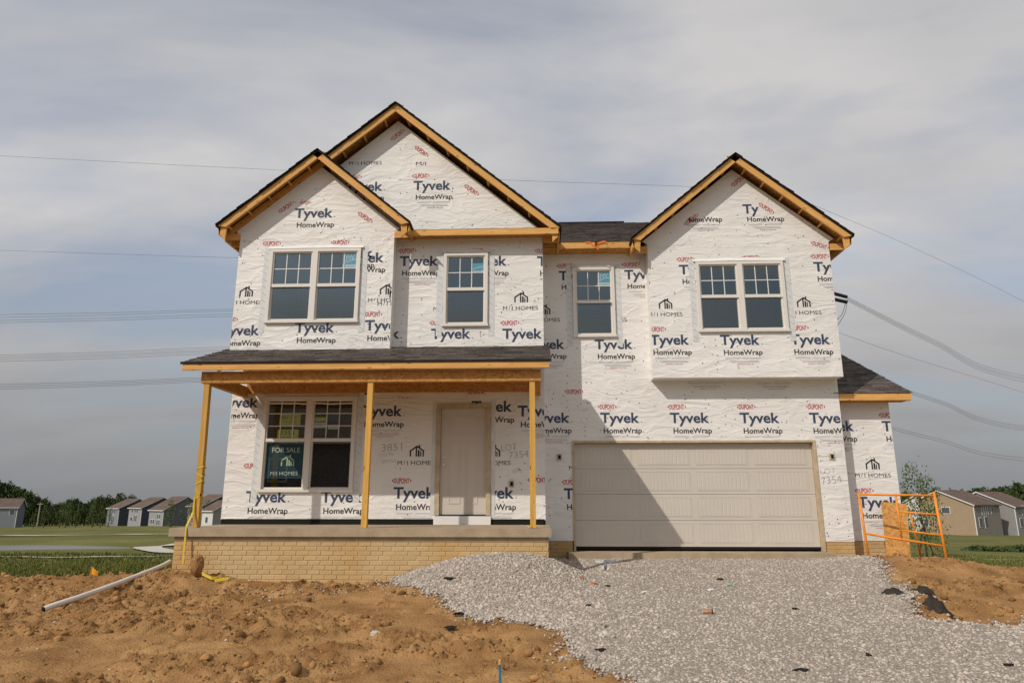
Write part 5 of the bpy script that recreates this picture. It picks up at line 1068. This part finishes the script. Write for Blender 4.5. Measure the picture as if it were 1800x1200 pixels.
# ---- transmission line behind the house
TD = 80.; tp = thing('transmission_pole', 'steel transmission pole behind the house with black insulators showing past the right bay', 'pole')
bx_, by_ = at(1385, 600, TD); top = P(1385, 338, TD); tb = zf(bx_, by_)
MB().tube([(bx_, by_, tb-1), (bx_, by_, top.z)], [.7, .3], 12).build('pole_shaft', 'steel', tp, True)
levels = {1: 524, 2: 640, 3: 703}
att = {}
for lv, yy_ in levels.items():
    e = P(1466, yy_, TD); MB().tube([(bx_, by_, e.z+.6), (e.x-.3, TD, e.z+.35)], [.22, .12], 8).build('crossarm', 'steel', tp); e2 = Vector((2*bx_-e.x, TD+1, e.z)); MB().tube([(bx_, by_, e.z+.6), (e2.x+.3, TD, e.z+.35)], [.22, .12], 8).build('crossarm', 'steel', tp); att[lv] = e
for lv in (1,):
    for k, dz in enumerate((.35, -.35)):
        a = att[lv]+Vector((-.6, 0, dz*1.1+.4)); b = P(1489, 526+(-4 if k == 0 else 5), TD+1.2); n_ = 12; m = MB(); pts = [a+(b-a)*i/(2*n_) for i in range(2*n_+1)]; m.tube(pts, [.23 if i % 2 else .13 for i in range(2*n_+1)], 10); m.build('insulator', 'insul', tp, True)
    m = MB(); q = [P(1489, 526, TD+1.2), P(1486, 548, TD+.8), P(1476, 566, TD), P(1466, 580, TD-1)]; m.tube(spline(q, 5), .035, 5); q = [P(1487, 530, TD+1.2), P(1480, 552, TD+.8), P(1470, 563, TD)]; m.tube(spline(q, 5), .035, 5); m.build('jumper_loop', 'wire', tp)
def wire(label, pts, r=.022, group='power line conductors'):
    m = MB(); m.tube(spline(pts, 10), r, 5); return tag(m.build('power_line', 'wire'), label, 'power line', group)
DR = 115.
def right(yA, xA, y1, yM, xM, name, off):
    wire(name, [P(xA, yA, TD+1.2), P(xM, yM, TD+1.2+(DR-TD)*(xM-xA)/(1800-xA)), P(1800, y1, DR), P(2150, y1+(y1-yM)*.62, DR+42)])
for o_, nm in ((-4, 'uppermost'), (0, 'second'), (3, 'third'), (7, 'lowest')): right(524+o_*.6, 1489, 664+o_, 599+o_*.8, 1640, nm+' wire of the top bundle sloping down to the right past the insulators', 0)
for o_, nm in ((-4, 'upper'), (-.5, 'middle'), (3, 'lower')): right(646+o_*.7, 1470, 753+o_, 706+o_*.8, 1650, nm+' wire of the bundle emerging behind the wing roof', 0)
for o_, nm in ((-2.5, 'upper'), (2.5, 'lower')): right(727+o_*.7, 1470, 807+o_, 773+o_*.8, 1650, nm+' wire of the lowest bundle right of the wing wall', 0)
wire('faint single wire high at the right running down from the right gable', [P(1385, 340, TD), P(1450, 369, TD+6), P(1600, 433, TD+20), P(1800, 530, DR), P(2100, 690, DR+40)], .017)
wire('faintest wire crossing the sky above the wing roof', [P(1470, 583, TD), P(1600, 628, 95), P(1800, 690, DR), P(2100, 790, DR+40)], .018)
def leftw(y0, y4, name, r=.02): wire(name, [P(-300, y0+7, TD), P(0, y0, TD), P(200, (y0*.51+y4*.49)+1, TD), P(405, y4, TD), P(900, y4-9, TD), P(1440, y4-13 if y4 > 400 else 338, TD)], r)
for y0, y4, nm in ((553, 543.5, 'first'), (558, 546.5, 'second'), (563, 552, 'third'), (567, 556, 'fourth')): leftw(y0, y4, nm+' from the top of four close wires left of the upper bay')
for y0, y4, nm in ((624, 610, 'first'), (627.5, 614, 'second'), (631, 617, 'third'), (635, 621, 'fourth')): leftw(y0, y4, nm+' from the top of four close wires left of the porch roof')
for y0, y4, nm in ((675, 662, 'first'), (678, 664.5, 'second'), (681, 667, 'third'), (684, 669.5, 'fourth')): leftw(y0, y4, nm+' from the top of four close wires meeting the porch beam')
wire('thin wire crossing the upper sky behind both gables', [P(-300, 256, TD), P(0, 274, TD), P(490, 299, TD), P(900, 317, TD), P(1210, 328, TD), P(1385, 338, TD)], .017)
wire('thin wire crossing the sky at the height of the left gable eave', [P(-300, 432, TD), P(0, 440, TD), P(410, 453, TD), P(900, 464, TD), P(1385, 470, TD)], .016)

# the house across the road, seen only as a reflection in the porch window
hb = neighbour('dark gabled house across the road mirrored in the porch window glass', (-27.0, -23.0, -1.2), R(180), 17, 14, 6.6, 4.2, 'slate', 'white_siding', [('f', -3, 3.6, 1.2, 1.5), ('f', -8, 3.6, 1.2, 1.5), ('f', -5, .8, 2.4, 2.0)], None)
